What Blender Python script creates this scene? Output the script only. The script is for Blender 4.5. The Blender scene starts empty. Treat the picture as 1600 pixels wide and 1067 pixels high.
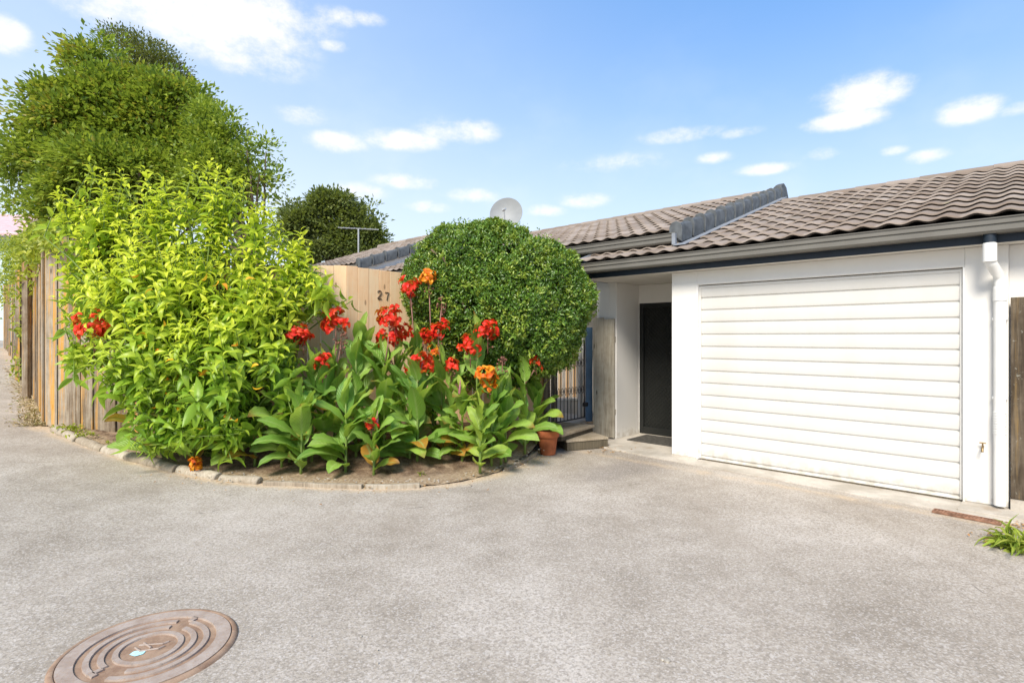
import bpy, bmesh, math, random
import numpy as np
from math import sin, cos, pi, radians, sqrt, atan2
from mathutils import Vector, Matrix
random.seed(7); RNG = np.random.default_rng(11)
scene = bpy.context.scene
COL = scene.collection
# ------------------------------------------------------------ camera / world / sun
F = 860.0; HZ = 526.0; CH = 1.48
cam_d = bpy.data.cameras.new('camera'); cam = bpy.data.objects.new('camera', cam_d); COL.objects.link(cam)
cam.location = (0, 0, CH); cam.rotation_euler = (radians(90), 0, 0)
cam_d.sensor_width = 36; cam_d.lens = F/1600*36; cam_d.shift_y = -(533.5-HZ)/1600
cam_d.clip_end = 2000; cam_d.clip_start = .05
scene.camera = cam
scene.view_settings.view_transform = 'Standard'; scene.view_settings.look = 'None'
scene.view_settings.exposure = 1.55; scene.view_settings.gamma = 1
SUN = Vector((-.36, -.93, 0)).normalized(); EL = radians(44)
SUN = Vector((SUN.x*cos(EL), SUN.y*cos(EL), sin(EL)))
sd = bpy.data.lights.new('sun', 'SUN'); sd.energy = 2.0; sd.angle = radians(20); sd.color = (1, .93, .82)
so = bpy.data.objects.new('sun', sd); COL.objects.link(so); so.rotation_euler = (-SUN).to_track_quat('-Z', 'Y').to_euler()
so.location = (-10, -6, 20)

def pxdir(px, py):
    return Vector((px-800, F, HZ-py)).normalized()
w = bpy.data.worlds.new('World'); scene.world = w; w.use_nodes = True
wt = w.node_tree; wn = wt.nodes; wl = wt.links
class G:
    """tiny node graph helper"""
    def __init__(s, t): s.t = t; s.n = t.nodes; s.l = t.links
    def _in(s, sock, v):
        if isinstance(v, bpy.types.NodeSocket): s.l.new(v, sock)
        elif v is not None:
            if isinstance(v, (tuple, list)) and sock.type == 'RGBA' and len(v) == 3: v = (*v, 1)
            sock.default_value = v
    def math(s, op, a, b=None, c=None, clamp=False):
        n = s.n.new('ShaderNodeMath'); n.operation = op; n.use_clamp = clamp
        s._in(n.inputs[0], a); s._in(n.inputs[1], b)
        if c is not None: s._in(n.inputs[2], c)
        return n.outputs[0]
    def mix(s, f, a, b, mode='MIX'):
        n = s.n.new('ShaderNodeMix'); n.data_type = 'RGBA'; n.blend_type = mode
        s._in(n.inputs[0], f); s._in(n.inputs[6], a); s._in(n.inputs[7], b); return n.outputs[2]
    def noise(s, vec, scale, detail=4, rough=.55, dist=0, out=0):
        n = s.n.new('ShaderNodeTexNoise'); s._in(n.inputs['Vector'], vec); n.inputs['Scale'].default_value = scale
        n.inputs['Detail'].default_value = detail; n.inputs['Roughness'].default_value = rough; n.inputs['Distortion'].default_value = dist
        return n.outputs[out]
    def voro(s, vec, scale, feature='F1', out=0, rnd=1):
        n = s.n.new('ShaderNodeTexVoronoi'); n.feature = feature; s._in(n.inputs['Vector'], vec); n.inputs['Scale'].default_value = scale
        n.inputs['Randomness'].default_value = rnd
        return n.outputs[out]
    def smooth(s, v, a, b, o0=0, o1=1):
        n = s.n.new('ShaderNodeMapRange'); n.interpolation_type = 'SMOOTHSTEP'
        s._in(n.inputs[0], v); n.inputs[1].default_value = a; n.inputs[2].default_value = b; n.inputs[3].default_value = o0; n.inputs[4].default_value = o1
        return n.outputs[0]
    def ramp(s, v, stops):
        n = s.n.new('ShaderNodeValToRGB'); s._in(n.inputs[0], v); cr = n.color_ramp
        while len(cr.elements) < len(stops): cr.elements.new(.5)
        for e, (p, c) in zip(cr.elements, stops): e.position = p; e.color = (*c, 1)
        return n.outputs[0]
    def mapping(s, vec, scale=(1, 1, 1), rot=(0, 0, 0), loc=(0, 0, 0)):
        n = s.n.new('ShaderNodeMapping'); s._in(n.inputs[0], vec); n.inputs[3].default_value = scale; n.inputs[2].default_value = rot; n.inputs[1].default_value = loc
        return n.outputs[0]
    def coord(s, which='Object'): return s.n.new('ShaderNodeTexCoord').outputs[which]
    def pos(s): return s.n.new('ShaderNodeNewGeometry').outputs['Position']
    def attr(s, name, out='Fac'):
        n = s.n.new('ShaderNodeAttribute'); n.attribute_name = name; return n.outputs[out]
    def sep(s, vec):
        n = s.n.new('ShaderNodeSeparateXYZ'); s._in(n.inputs[0], vec); return n.outputs
    def comb(s, x, y, z):
        n = s.n.new('ShaderNodeCombineXYZ'); s._in(n.inputs[0], x); s._in(n.inputs[1], y); s._in(n.inputs[2], z); return n.outputs[0]
    def bump(s, h, strength=.3, dist=.01):
        n = s.n.new('ShaderNodeBump'); s._in(n.inputs['Height'], h); n.inputs['Strength'].default_value = strength; n.inputs['Distance'].default_value = dist
        return n.outputs[0]
wn.clear(); g = G(wt)
sky = wn.new('ShaderNodeTexSky'); sky.sky_type = 'NISHITA'; sky.sun_disc = False
sky.sun_elevation = EL; sky.sun_rotation = atan2(SUN.x, SUN.y); sky.air_density = 1.0; sky.dust_density = .6; sky.ozone_density = 1.5; sky.altitude = 0
vec = g.coord('Generated'); sx, sy, sz = g.sep(vec)
az = g.math('ARCTAN2', sx, sy); el = g.math('ARCSINE', sz)
aev = g.comb(az, g.math('MULTIPLY', el, 1.5), 0.)
n1 = g.noise(aev, 13, 9, .66); n2 = g.noise(aev, 5, 4, .55)
CL = [(330,30,165,72,1.25),(250,20,90,50,1.1),(400,90,80,34,.7),(420,25,110,35,.8),(150,12,65,28,.5),(8,55,44,32,1.1),(520,27,42,18,.65),(575,30,26,12,.6),(520,72,26,9,.5),(525,222,48,17,.75),(630,219,66,17,.8),(715,204,62,20,.7),(475,180,36,14,.4),
(1065,211,66,12,.7),(1350,146,85,32,1.0),(1320,188,72,17,.95),(1515,172,60,22,1.0),(1595,168,34,10,.5),(1450,244,36,11,.7),(1198,264,44,9,.6),(635,284,52,12,.6),(735,307,42,12,.55),(910,313,40,12,.55),(850,329,32,9,.5),(1397,236,22,7,.5),(670,323,34,9,.5),(1115,246,26,8,.4),(560,300,44,14,.5),(1150,208,30,7,.3),(1280,240,26,8,.3),(960,254,60,10,.25)]
dens = None
for px, py, rx, ry, wgt in CL:
    d = pxdir(px, py); a0 = atan2(d.x, d.y); e0 = math.asin(d.z)
    dx = pxdir(px+rx, py); ra = abs(atan2(dx.x, dx.y)-a0); dy = pxdir(px, py-ry); re = abs(math.asin(dy.z)-e0)
    qa = g.math('POWER', g.math('ABSOLUTE', g.math('MULTIPLY', g.math('SUBTRACT', az, a0), 1/ra)), 2.)
    qe = g.math('POWER', g.math('ABSOLUTE', g.math('MULTIPLY', g.math('SUBTRACT', el, e0), 1/re)), 2.)
    v = g.math('MULTIPLY', g.math('SUBTRACT', 1., g.math('ADD', qa, qe)), .9*wgt)
    dens = v if dens is None else g.math('MAXIMUM', dens, v)
fl = g.math('ADD', dens, g.math('MULTIPLY', g.math('SUBTRACT', n1, .5), 3.9))
cm = g.smooth(fl, -.55, 1.45)
cm = g.math('MULTIPLY', cm, g.smooth(dens, -.7, .45))
veil = g.math('MULTIPLY', g.smooth(n2, .42, .75), g.smooth(el, .60, .12, 0, .20))
hz = g.smooth(el, .50, .0, 0, 1)
left = g.smooth(az, .55, -.75, 0, 1)
wash = g.math('ADD', g.math('MULTIPLY', hz, .35), g.math('MULTIPLY', left, .34))
SKYN = g.mix(1., sky.outputs[0], (1.30, 1.45, 1.95), 'MULTIPLY')
grad = g.ramp(g.math('MULTIPLY', el, 1/1.57), [(0, (.70, .88, 1.)), (.12, (.56, .77, 1.)), (.24, (.31, .55, .93)), (.36, (.165, .40, .84)), (1, (.06, .22, .62))])
SKYC = g.mix(.88, SKYN, g.mix(1., grad, (6.0, 6.0, 6.0), 'MULTIPLY'))
SKYW = g.mix(g.math('MINIMUM', g.math('ADD', wash, veil), .93), SKYC, (5.6, 6.0, 6.2))
SKYF = g.mix(cm, SKYW, (6.6, 6.4, 6.3))
bg = wn.new('ShaderNodeBackground'); wl.new(SKYF, bg.inputs[0]); bg.inputs[1].default_value = .062
wo = wn.new('ShaderNodeOutputWorld'); wl.new(bg.outputs[0], wo.inputs[0])

# ------------------------------------------------------------ materials
MATS = {}
def newmat(name):
    m = bpy.data.materials.new(name); m.use_nodes = True; MATS[name] = m
    g = G(m.node_tree); b = m.node_tree.nodes['Principled BSDF']; return m, g, b
def plain(name, col, rough=.6, spec=.4, metal=0, var=.12, scale=6, bump=0., bscale=80):
    m, g, b = newmat(name); p = g.coord()
    n = g.noise(p, scale, 5); f = g.smooth(n, .25, .75)
    dk = tuple(c*(1-var) for c in col); lt = tuple(min(1, c*(1+var)) for c in col)
    g._in(b.inputs['Base Color'], g.mix(f, dk, lt)); b.inputs['Roughness'].default_value = rough
    b.inputs['Specular IOR Level'].default_value = spec; b.inputs['Metallic'].default_value = metal
    if bump: g._in(b.inputs['Normal'], g.bump(g.noise(p, bscale, 4), bump, .004))
    return m
def leafmat(name, stops, young_or_lit, rough=.42, trans=.35, spec=.4, dead=None, veins=False):
    m, g, b = newmat(name)
    t = g.attr('tint'); y = g.attr('young_or_lit')
    c = g.ramp(t, stops); c = g.mix(y, c, young_or_lit)
    if dead: c = g.mix(g.smooth(g.attr('dead'), .2, .6), c, dead)
    if veins:
        u = g.attr('along'); v = g.attr('across')
        mid = g.smooth(g.math('ABSOLUTE', v), .04, .20, 1, 0)
        st = g.math('SINE', g.math('ADD', g.math('MULTIPLY', u, 70.), g.math('MULTIPLY', g.math('ABSOLUTE', v), -22.)))
        c = g.mix(g.math('MULTIPLY', mid, .6), c, (.42, .56, .18)); c = g.mix(g.smooth(st, .2, 1., 0, .22), c, (.34, .48, .14))
        c = g.mix(g.smooth(g.noise(g.pos(), 30, 4), .45, .75, 0, .35), c, (.17, .25, .04))
        edge = g.math('MULTIPLY', g.smooth(u, .75, 1.), g.smooth(t, .70, .85))
        c = g.mix(edge, c, (.30, .15, .04))
        g._in(b.inputs['Normal'], g.bump(st, .6, .003))
    g._in(b.inputs['Base Color'], c); b.inputs['Roughness'].default_value = rough; b.inputs['Specular IOR Level'].default_value = spec
    tr = g.n.new('ShaderNodeBsdfTranslucent'); g._in(tr.inputs[0], g.mix(.6, c, (.5, .62, .06), 'MIX'))
    mx = g.n.new('ShaderNodeMixShader'); mx.inputs[0].default_value = trans
    out = g.n['Material Output']; g.l.new(b.outputs[0], mx.inputs[1]); g.l.new(tr.outputs[0], mx.inputs[2]); g.l.new(mx.outputs[0], out.inputs[0])
    return m

def asphalt():
    m, g, b = newmat('asphalt'); p = g.pos()
    big = g.noise(p, .55, 5, .6); med = g.noise(p, 2.4, 6, .65)
    fine = g.noise(p, 48, 5, .75); vo = g.voro(p, 120, out=1); agg = g.sep(vo)[0]
    c = g.ramp(g.math('ADD', g.math('MULTIPLY', big, .6), g.math('MULTIPLY', med, .4)), [(.36, (.275, .232, .180)), (.50, (.415, .362, .298)), (.63, (.54, .483, .415))])
    c = g.mix(g.smooth(fine, .45, .60, 0, .55), c, (.20, .17, .135))
    c = g.mix(g.smooth(g.noise(p, 21, 4, .7), .55, .68, 0, .35), c, (.58, .54, .49))
    c = g.mix(g.math('MULTIPLY', g.smooth(g.math('ADD', g.attr('dark_patch'), g.math('MULTIPLY', g.math('SUBTRACT', g.noise(p, 2.6, 5, .65), .5), 1.1)), .3, .9), .55), c, (.20, .175, .155))  # darker grey-brown patches from the vertex mask, broken up by noise
    c = g.mix(g.smooth(agg, .62, 1., 0, .42), c, (.64, .59, .54))
    c = g.mix(g.smooth(agg, .28, .0, 0, .42), c, (.20, .175, .15))
    # streaks of wear and brown patches
    st = g.noise(g.mapping(p, (1, .35, 1), (0, 0, .4)), 1.6, 5, .6)
    c = g.mix(g.smooth(st, .48, .70, 0, .32), c, (.29, .24, .185))
    # thin cracks
    wv = g.noise(p, 1.3, 3, out=1); q = g.n.new('ShaderNodeVectorMath'); q.operation = 'ADD'; g.l.new(p, q.inputs[0]); g.l.new(wv, q.inputs[1])
    cr = g.voro(q.outputs[0], .33, 'DISTANCE_TO_EDGE')
    ck = g.math('MULTIPLY', g.smooth(cr, .0012, .0045, 1, 0), g.smooth(g.noise(p, 1.7, 3), .60, .68))
    c = g.mix(g.math('MULTIPLY', ck, .65), c, (.05, .045, .04))
    # small leaf litter / pale stones
    sp = g.voro(p, 7, out=0); c = g.mix(g.smooth(sp, .035, .05, .7, 0), c, (.5, .47, .42))
    # sandy soil washed along the bed and the fence (vertex mask)
    d = g.attr('dirt'); dn = g.math('ADD', d, g.math('MULTIPLY', g.math('SUBTRACT', g.noise(p, 5, 5, .65), .5), .75))
    c = g.mix(g.smooth(dn, .35, .85, 0, .92), c, g.mix(g.smooth(g.noise(p, 40, 3), .4, .6), (.46, .34, .22), (.60, .48, .34)))
    g._in(b.inputs['Base Color'], c); b.inputs['Roughness'].default_value = .93; b.inputs['Specular IOR Level'].default_value = .25
    h = g.math('ADD', g.math('MULTIPLY', agg, .5), fine)
    g._in(b.inputs['Normal'], g.bump(h, .55, .006)); return m
def concrete(name='concrete', base=(.55, .50, .43), dark=(.38, .34, .28), stain=True):
    m, g, b = newmat(name); p = g.pos()
    c = g.mix(g.smooth(g.noise(p, 2.2, 6, .65), .35, .65), dark, base)
    c = g.mix(g.smooth(g.noise(p, 60, 3, .7), .5, .7, 0, .35), c, tuple(x*.55 for x in base))
    if stain: c = g.mix(g.smooth(g.noise(p, 3.6, 5, .6), .55, .72, 0, .5), c, (.27, .18, .10))
    g._in(b.inputs['Base Color'], c); b.inputs['Roughness'].default_value = .9
    g._in(b.inputs['Normal'], g.bump(g.noise(p, 90, 4, .7), .35, .004)); return m
def painted(name, col, dirty=.25):
    m, g, b = newmat(name); p = g.pos(); x, y, z = g.sep(p)
    n = g.noise(g.mapping(p, (1, 1, .3)), 3, 5, .6)
    c = g.mix(g.smooth(n, .35, .8, 0, dirty), col, tuple(k*f for k, f in zip(col, (.86, .84, .78))))
    c = g.mix(g.math('MULTIPLY', g.smooth(z, .22, .0), g.smooth(g.noise(p, 12, 5), .42, .65, 0, .55)), c, (.40, .34, .25))
    g._in(b.inputs['Base Color'], c); b.inputs['Roughness'].default_value = .5; b.inputs['Specular IOR Level'].default_value = .35
    g._in(b.inputs['Normal'], g.bump(g.noise(p, 120, 3), .06, .003)); return m
def wood(name, stops, lichen=None, grain=1., rough=.85, knots=True):
    m, g, b = newmat(name); p = g.coord(); t = g.attr('tint')
    off = g.math('MULTIPLY', t, 37.); x, y, z = g.sep(p)
    v = g.comb(g.math('ADD', x, off), g.math('ADD', y, off), z)
    gr = g.noise(g.mapping(v, (22, 22, 1.1)), 1.6, 6, .65, .6)
    fi = g.noise(g.mapping(v, (70, 70, 2.0)), 2.0, 4, .7)
    bl = g.noise(v, 1.7, 4, .6)
    f = g.math('ADD', g.math('MULTIPLY', gr, .55), g.math('ADD', g.math('MULTIPLY', bl, .25), g.math('MULTIPLY', g.math('SUBTRACT', t, .5), .22)))
    f = g.math('ADD', f, .1)
    f = g.math('ADD', f, g.math('MULTIPLY', g.math('SUBTRACT', g.noise(v, 5.5, 5, .7), .5), .35))
    c = g.ramp(f, stops)
    c = g.mix(g.smooth(fi, .52, .70, 0, .45*grain), c, tuple(k*.45 for k in stops[0][1]))
    if knots:
        kv = g.voro(g.mapping(v, (6, 6, 2.2)), 1., out=0)
        c = g.mix(g.smooth(kv, .055, .11, .75, 0), c, tuple(k*.4 for k in stops[0][1]))
    if lichen:
        ln = g.noise(g.mapping(v, (11, 11, .6)), 1.5, 6, .65)
        c = g.mix(g.smooth(g.math('ADD', ln, g.math('MULTIPLY', g.math('SUBTRACT', t, .5), .12)), .48, .64, 0, .78), c, lichen)
        c = g.mix(g.smooth(g.noise(v, 26, 5, .7), .62, .72, 0, .5), c, (.50, .50, .42))
    g._in(b.inputs['Base Color'], c); b.inputs['Roughness'].default_value = rough; b.inputs['Specular IOR Level'].default_value = .2
    g._in(b.inputs['Normal'], g.bump(g.math('ADD', gr, fi), .45, .004)); return m
def tile_mat():
    m, g, b = newmat('roof_tile'); p = g.coord(); t = g.attr('tint')
    c = g.ramp(t, [(0, (.205, .158, .122)), (.5, (.265, .213, .172)), (1, (.33, .275, .23))])
    c = g.mix(g.smooth(g.noise(p, 1.3, 5, .6), .45, .7, 0, .35), c, (.19, .17, .148))
    c = g.mix(g.smooth(g.noise(p, 45, 4, .7), .50, .68, 0, .4), c, (.19, .155, .13))
    c = g.mix(g.smooth(g.noise(p, 9, 4, .7), .63, .72, 0, .45), c, (.23, .22, .12))
    g._in(b.inputs['Base Color'], c); b.inputs['Roughness'].default_value = .88; b.inputs['Specular IOR Level'].default_value = .2
    g._in(b.inputs['Normal'], g.bump(g.noise(p, 130, 3), .35, .003)); return m
asphalt(); concrete(); concrete('yard_concrete', (.62, .60, .56), (.50, .47, .43), False)
painted('white_wall', (.75, .725, .68)); painted('garage_paint', (.665, .645, .605), .35); painted('trim_white', (.82, .81, .78), .1)
plain('navy', (.012, .021, .034), .5, .4); plain('gutter_paint', (.150, .140, .120), .45, .45, var=.1, scale=3)
plain('verge_tile', (.095, .103, .108), .7, .3, var=.3, scale=9, bump=.3); plain('flashing', (.24, .26, .29), .5, .4, var=.12)
plain('door_black', (.012, .013, .012), .45, .4); plain('mesh_black', (.022, .023, .020), .6, .3)
plain('pvc', (.80, .79, .755), .35, .5, var=.05); plain('soffit', (.66, .63, .57), .7, .3, var=.04)
plain('blue_paint', (.055, .115, .19), .55, .4, var=.2); plain('iron', (.018, .018, .02), .5, .5, var=.3)
plain('brass', (.25, .17, .08), .4, .5, .7); plain('digit', (.115, .080, .050), .5, .4)
plain('terracotta', (.38, .115, .048), .8, .25, var=.22, scale=9, bump=.3); plain('dish_grey', (.27, .28, .28), .55, .4, var=.06)
plain('galv', (.45, .46, .46), .45, .5, .3); plain('pinkroof', (.62, .40, .40), .7, .3); plain('neigh_wall', (.55, .66, .70), .7, .3, var=.04)
plain('mat_grey', (.075, .070, .062), .95, .1, var=.35, scale=30, bump=.8); plain('rust', (.23, .125, .080), .9, .2, var=.45, scale=16, bump=.6)
plain('bark', (.13, .095, .065), .9, .2, var=.4, scale=12, bump=.6, bscale=30); plain('stem_green', (.16, .23, .05), .5, .3, var=.2); plain('stem_brown', (.16, .095, .055), .7, .3, var=.3)
plain('stem_pink', (.34, .17, .14), .6, .3, var=.25); plain('seed_brown', (.22, .10, .07), .8, .2, var=.4, scale=60); plain('bud_purple', (.33, .12, .15), .5, .3, var=.3, scale=40)
plain('soil_dark', (.05, .035, .025), .95, .1); plain('stone', (.42, .38, .32), .85, .2, var=.35, scale=25, bump=.5)
plain('blue_paint_mark', (.45, .78, .84), .8, .2, var=.2, scale=60)
tile_mat()
wood('old_timber', [(.25, (.07, .048, .028)), (.42, (.20, .15, .10)), (.56, (.33, .275, .205)), (.75, (.47, .43, .36))], lichen=(.62, .30, .035))
wood('dark_old_timber', [(.25, (.025, .018, .012)), (.42, (.08, .06, .04)), (.56, (.15, .12, .085)), (.75, (.24, .20, .15))], lichen=(.25, .16, .06))
wood('grey_timber', [(.28, (.075, .055, .035)), (.42, (.20, .165, .120)), (.56, (.34, .305, .24)), (.75, (.44, .41, .34))])
wood('pine', [(.22, (.68, .40, .21)), (.45, (.82, .53, .30)), (.62, (.82, .60, .37)), (.8, (.85, .66, .44))], grain=.35)
wood('step_timber', [(.22, (.19, .145, .095)), (.45, (.34, .28, .20)), (.62, (.45, .39, .30)), (.8, (.52, .47, .38))])
wood('dark_timber', [(.22, (.045, .038, .028)), (.45, (.10, .082, .055)), (.62, (.15, .125, .085)), (.8, (.2, .17, .12))])
wood('log_wood', [(.22, (.17, .135, .095)), (.42, (.33, .275, .205)), (.60, (.45, .40, .32)), (.8, (.52, .48, .41))])
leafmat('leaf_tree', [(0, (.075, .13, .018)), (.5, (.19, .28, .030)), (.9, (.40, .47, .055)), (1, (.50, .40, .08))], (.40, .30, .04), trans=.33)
leafmat('leaf_dark', [(0, (.07, .085, .025)), (.6, (.13, .145, .04)), (1, (.19, .18, .06))], (.20, .17, .05), trans=.2)
leafmat('leaf_far', [(0, (.08, .11, .035)), (.6, (.16, .195, .055)), (1, (.24, .26, .09))], (.20, .20, .08), trans=.22)
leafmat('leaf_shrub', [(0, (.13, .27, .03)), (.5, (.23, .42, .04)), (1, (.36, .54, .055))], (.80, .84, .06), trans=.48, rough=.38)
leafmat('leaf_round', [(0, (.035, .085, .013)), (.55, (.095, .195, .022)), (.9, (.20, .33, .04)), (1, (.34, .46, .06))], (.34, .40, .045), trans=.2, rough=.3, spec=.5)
leafmat('leaf_canna', [(0, (.12, .28, .045)), (.5, (.25, .45, .07)), (1, (.38, .56, .10))], (.52, .64, .09), trans=.38, rough=.4, dead=(.50, .22, .03), veins=True)
leafmat('leaf_vine', [(0, (.12, .20, .02)), (1, (.28, .34, .03))], (.48, .48, .04), trans=.4)
leafmat('petal_red', [(0, (.62, .006, .008)), (.5, (.86, .018, .012)), (1, (.92, .05, .025))], (.95, .12, .03), trans=.38, rough=.5)
leafmat('petal_orange', [(0, (.75, .09, .012)), (.5, (.88, .25, .012)), (1, (.90, .45, .02))], (.9, .55, .03), trans=.3, rough=.5)
leafmat('dead_leaf', [(0, (.16, .07, .03)), (.5, (.38, .18, .07)), (1, (.55, .34, .16))], (.6, .4, .1), trans=.15, rough=.8)
leafmat('straw', [(0, (.40, .30, .17)), (1, (.62, .50, .32))], (.3, .4, .1), trans=.2, rough=.8)
leafmat('grass_green', [(0, (.12, .22, .02)), (1, (.30, .40, .04))], (.5, .5, .1), trans=.35, rough=.6)

# ------------------------------------------------------------ geometry helpers
def link(o, parent=None):
    COL.objects.link(o)
    if parent is not None: o.parent = parent
    return o
def tag(o, label=None, cat=None, group=None, kind=None):
    if label: o['label'] = label
    if cat: o['category'] = cat
    if group: o['group'] = group
    if kind: o['kind'] = kind
    return o
def empty(name, loc=(0, 0, 0), rz=0, **k):
    o = bpy.data.objects.new(name, None); o.empty_display_size = .2; link(o); o.location = loc; o.rotation_euler = (0, 0, rz); tag(o, **k); return o
def fast_mesh(name, V, Fc, mat, parent=None, smooth=False, attrs=None, n_per=None):
    """V (n,3) float, Fc (m,k) int numpy"""
    me = bpy.data.meshes.new(name); V = np.asarray(V, np.float32); Fc = np.asarray(Fc, np.int32)
    k = Fc.shape[1]; m = len(Fc)
    me.vertices.add(len(V)); me.vertices.foreach_set('co', V.ravel())
    me.loops.add(m*k); me.loops.foreach_set('vertex_index', Fc.ravel())
    me.polygons.add(m); me.polygons.foreach_set('loop_start', np.arange(0, m*k, k, dtype=np.int32)); me.polygons.foreach_set('loop_total', np.full(m, k, np.int32))
    if smooth: me.polygons.foreach_set('use_smooth', np.ones(m, bool))
    me.update(calc_edges=True)
    for an, arr in (attrs or {}).items():
        a = me.attributes.new(an, 'FLOAT', 'POINT'); a.data.foreach_set('value', np.asarray(arr, np.float32).ravel())
    me.materials.append(MATS[mat] if isinstance(mat, str) else mat)
    return link(bpy.data.objects.new(name, me), parent)
class MB:
    def __init__(s): s.v = []; s.f = []; s.t = []; s.cur = .5
    def add(s, vs, fs, tint=None):
        o = len(s.v); s.v += [tuple(p) for p in vs]; s.f += [tuple(i+o for i in f) for f in fs]; s.t += [s.cur if tint is None else tint]*len(vs); return s
    def box(s, x0, x1, y0, y1, z0, z1, tint=None, M=None):
        vs = [Vector((x, y, z)) for z in (z0, z1) for (x, y) in ((x0, y0), (x1, y0), (x1, y1), (x0, y1))]
        if M is not None: vs = [M @ p for p in vs]
        return s.add(vs, [(3, 2, 1, 0), (4, 5, 6, 7), (0, 1, 5, 4), (1, 2, 6, 5), (2, 3, 7, 6), (3, 0, 4, 7)], tint)
    def tube(s, pts, rad, n=10, cap=True, tint=None, sq=None):
        pts = [Vector(p) for p in pts]; rad = rad if isinstance(rad, (list, tuple)) else [rad]*len(pts)
        vs = []; fs = []; prev = None
        for i, p in enumerate(pts):
            d = (pts[min(i+1, len(pts)-1)]-pts[max(i-1, 0)]).normalized()
            if prev is None: a = d.orthogonal().normalized()
            else: a = (prev - d*prev.dot(d)).normalized()
            prev = a; b = d.cross(a)
            for k in range(n):
                t = 2*pi*k/n; vs.append(p + (a*cos(t)+b*sin(t))*rad[i])
        for i in range(len(pts)-1):
            for k in range(n): fs.append((i*n+k, i*n+(k+1) % n, (i+1)*n+(k+1) % n, (i+1)*n+k))
        if cap: fs.append(tuple(range(n-1, -1, -1))); fs.append(tuple((len(pts)-1)*n+k for k in range(n)))
        return s.add(vs, fs, tint)
    def prism(s, prof, x0, x1, tint=None, closed=True):
        """profile of (y,z) extruded along x"""
        n = len(prof); vs = [(x0, y, z) for y, z in prof]+[(x1, y, z) for y, z in prof]
        fs = [(i, (i+1) % n, n+(i+1) % n, n+i) for i in range(n if closed else n-1)]
        if closed: fs += [tuple(range(n-1, -1, -1)), tuple(range(n, 2*n))]
        return s.add(vs, fs, tint)
    def lathe(s, prof, c=(0, 0, 0), n=40, tint=None, arc=(0, 2*pi)):
        full = abs(arc[1]-arc[0]-2*pi) < 1e-6; m = n if full else n+1; vs = []; fs = []
        for r, z in prof:
            for k in range(m):
                t = arc[0]+(arc[1]-arc[0])*k/n; vs.append((c[0]+r*cos(t), c[1]+r*sin(t), c[2]+z))
        for i in range(len(prof)-1):
            for k in range(n): fs.append((i*m+k, i*m+(k+1) % m, (i+1)*m+(k+1) % m, (i+1)*m+k))
        return s.add(vs, fs, tint)
    def build(s, name, mat, parent=None, bevel=0, smooth=False, autos=None):
        me = bpy.data.meshes.new(name); me.from_pydata(s.v, [], s.f); me.materials.append(MATS[mat])
        a = me.attributes.new('tint', 'FLOAT', 'POINT'); a.data.foreach_set('value', s.t)
        bm = bmesh.new(); bm.from_mesh(me); bmesh.ops.recalc_face_normals(bm, faces=bm.faces); bm.to_mesh(me); bm.free()
        o = link(bpy.data.objects.new(name, me), parent)
        if smooth or autos:
            me.polygons.foreach_set('use_smooth', [True]*len(me.polygons))
            if autos: me.set_sharp_from_angle(angle=radians(autos))
        if bevel:
            md = o.modifiers.new('bevel', 'BEVEL'); md.width = bevel; md.segments = 2; md.limit_method = 'ANGLE'
        return o
def box(name, mat, parent, x0, x1, y0, y1, z0, z1, bevel=0): return MB().box(x0, x1, y0, y1, z0, z1).build(name, mat, parent, bevel)

def gz(x, y=0):
    s = np.maximum(0, -np.asarray(x, float)-2.3); return .083*s*s/(s+1)
def at(px, py, Y): return Vector(((px-800)*Y/F, Y, CH+(HZ-py)*Y/F))
def ground_at(px, py):
    Y = F*CH/(py-HZ)
    for _ in range(30): Y = F*(CH-float(gz((px-800)*Y/F)))/(py-HZ)
    return Vector(((px-800)*Y/F, Y, CH-(py-HZ)*Y/F))

# leaf batches ---------------------------------------------------------------
def unit(a): return a/np.maximum(1e-9, np.linalg.norm(a, axis=-1, keepdims=True))
def rdir(n):
    return unit(RNG.normal(size=(n, 3)))
T_FOLD = (np.array([(0, 0, 0), (.5, -.5, .12), (1, 0, -.05), (.5, .5, .12)]), np.array([(0, 1, 2), (0, 2, 3)]))
def lance(ns, droop, fold=.12, belly=.45):
    V = []; Q = []
    for i in range(ns+1):
        u = i/ns; wd = .5*(sin(pi*min(1, u**.8*.97+.03))**.85) if 0 < i < ns else .02
        x = u*(1-.25*droop*u*u); z = -droop*u*u*.75+droop*.12*sin(pi*u)
        V += [(x, -wd, z+fold*wd), (x, 0, z-.02*(0 < i < ns)), (x, wd, z+fold*wd)]
    for i in range(ns):
        a = i*3; Q += [(a, a+1, a+4, a+3), (a+1, a+2, a+5, a+4)]
    return np.array(V), np.array(Q)
T_LANCE = lance(4, .35); T_LANCE2 = lance(4, .7); T_SMALL = lance(2, .2, .35)
def leaf_batch(name, P, D, N, L, W, tint, young_or_lit, mat, parent, tpl=T_FOLD, smooth=False):
    T, Fc = tpl; n = len(P); m = len(T)
    D = unit(D); B = unit(np.cross(N, D)); Nn = np.cross(D, B); L = np.broadcast_to(L, n)[:, None, None]; W = np.broadcast_to(W, n)[:, None, None]
    V = P[:, None, :]+L*T[None, :, 0:1]*D[:, None, :]+W*T[None, :, 1:2]*B[:, None, :]+L*T[None, :, 2:3]*Nn[:, None, :]
    FF = (Fc[None]+(np.arange(n)*m)[:, None, None]).reshape(-1, Fc.shape[1])
    at_ = {'tint': np.repeat(np.broadcast_to(tint, n), m), 'young_or_lit': np.repeat(np.broadcast_to(young_or_lit, n), m)}
    return fast_mesh(name, V.reshape(-1, 3), FF, mat, parent, smooth, at_)
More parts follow.
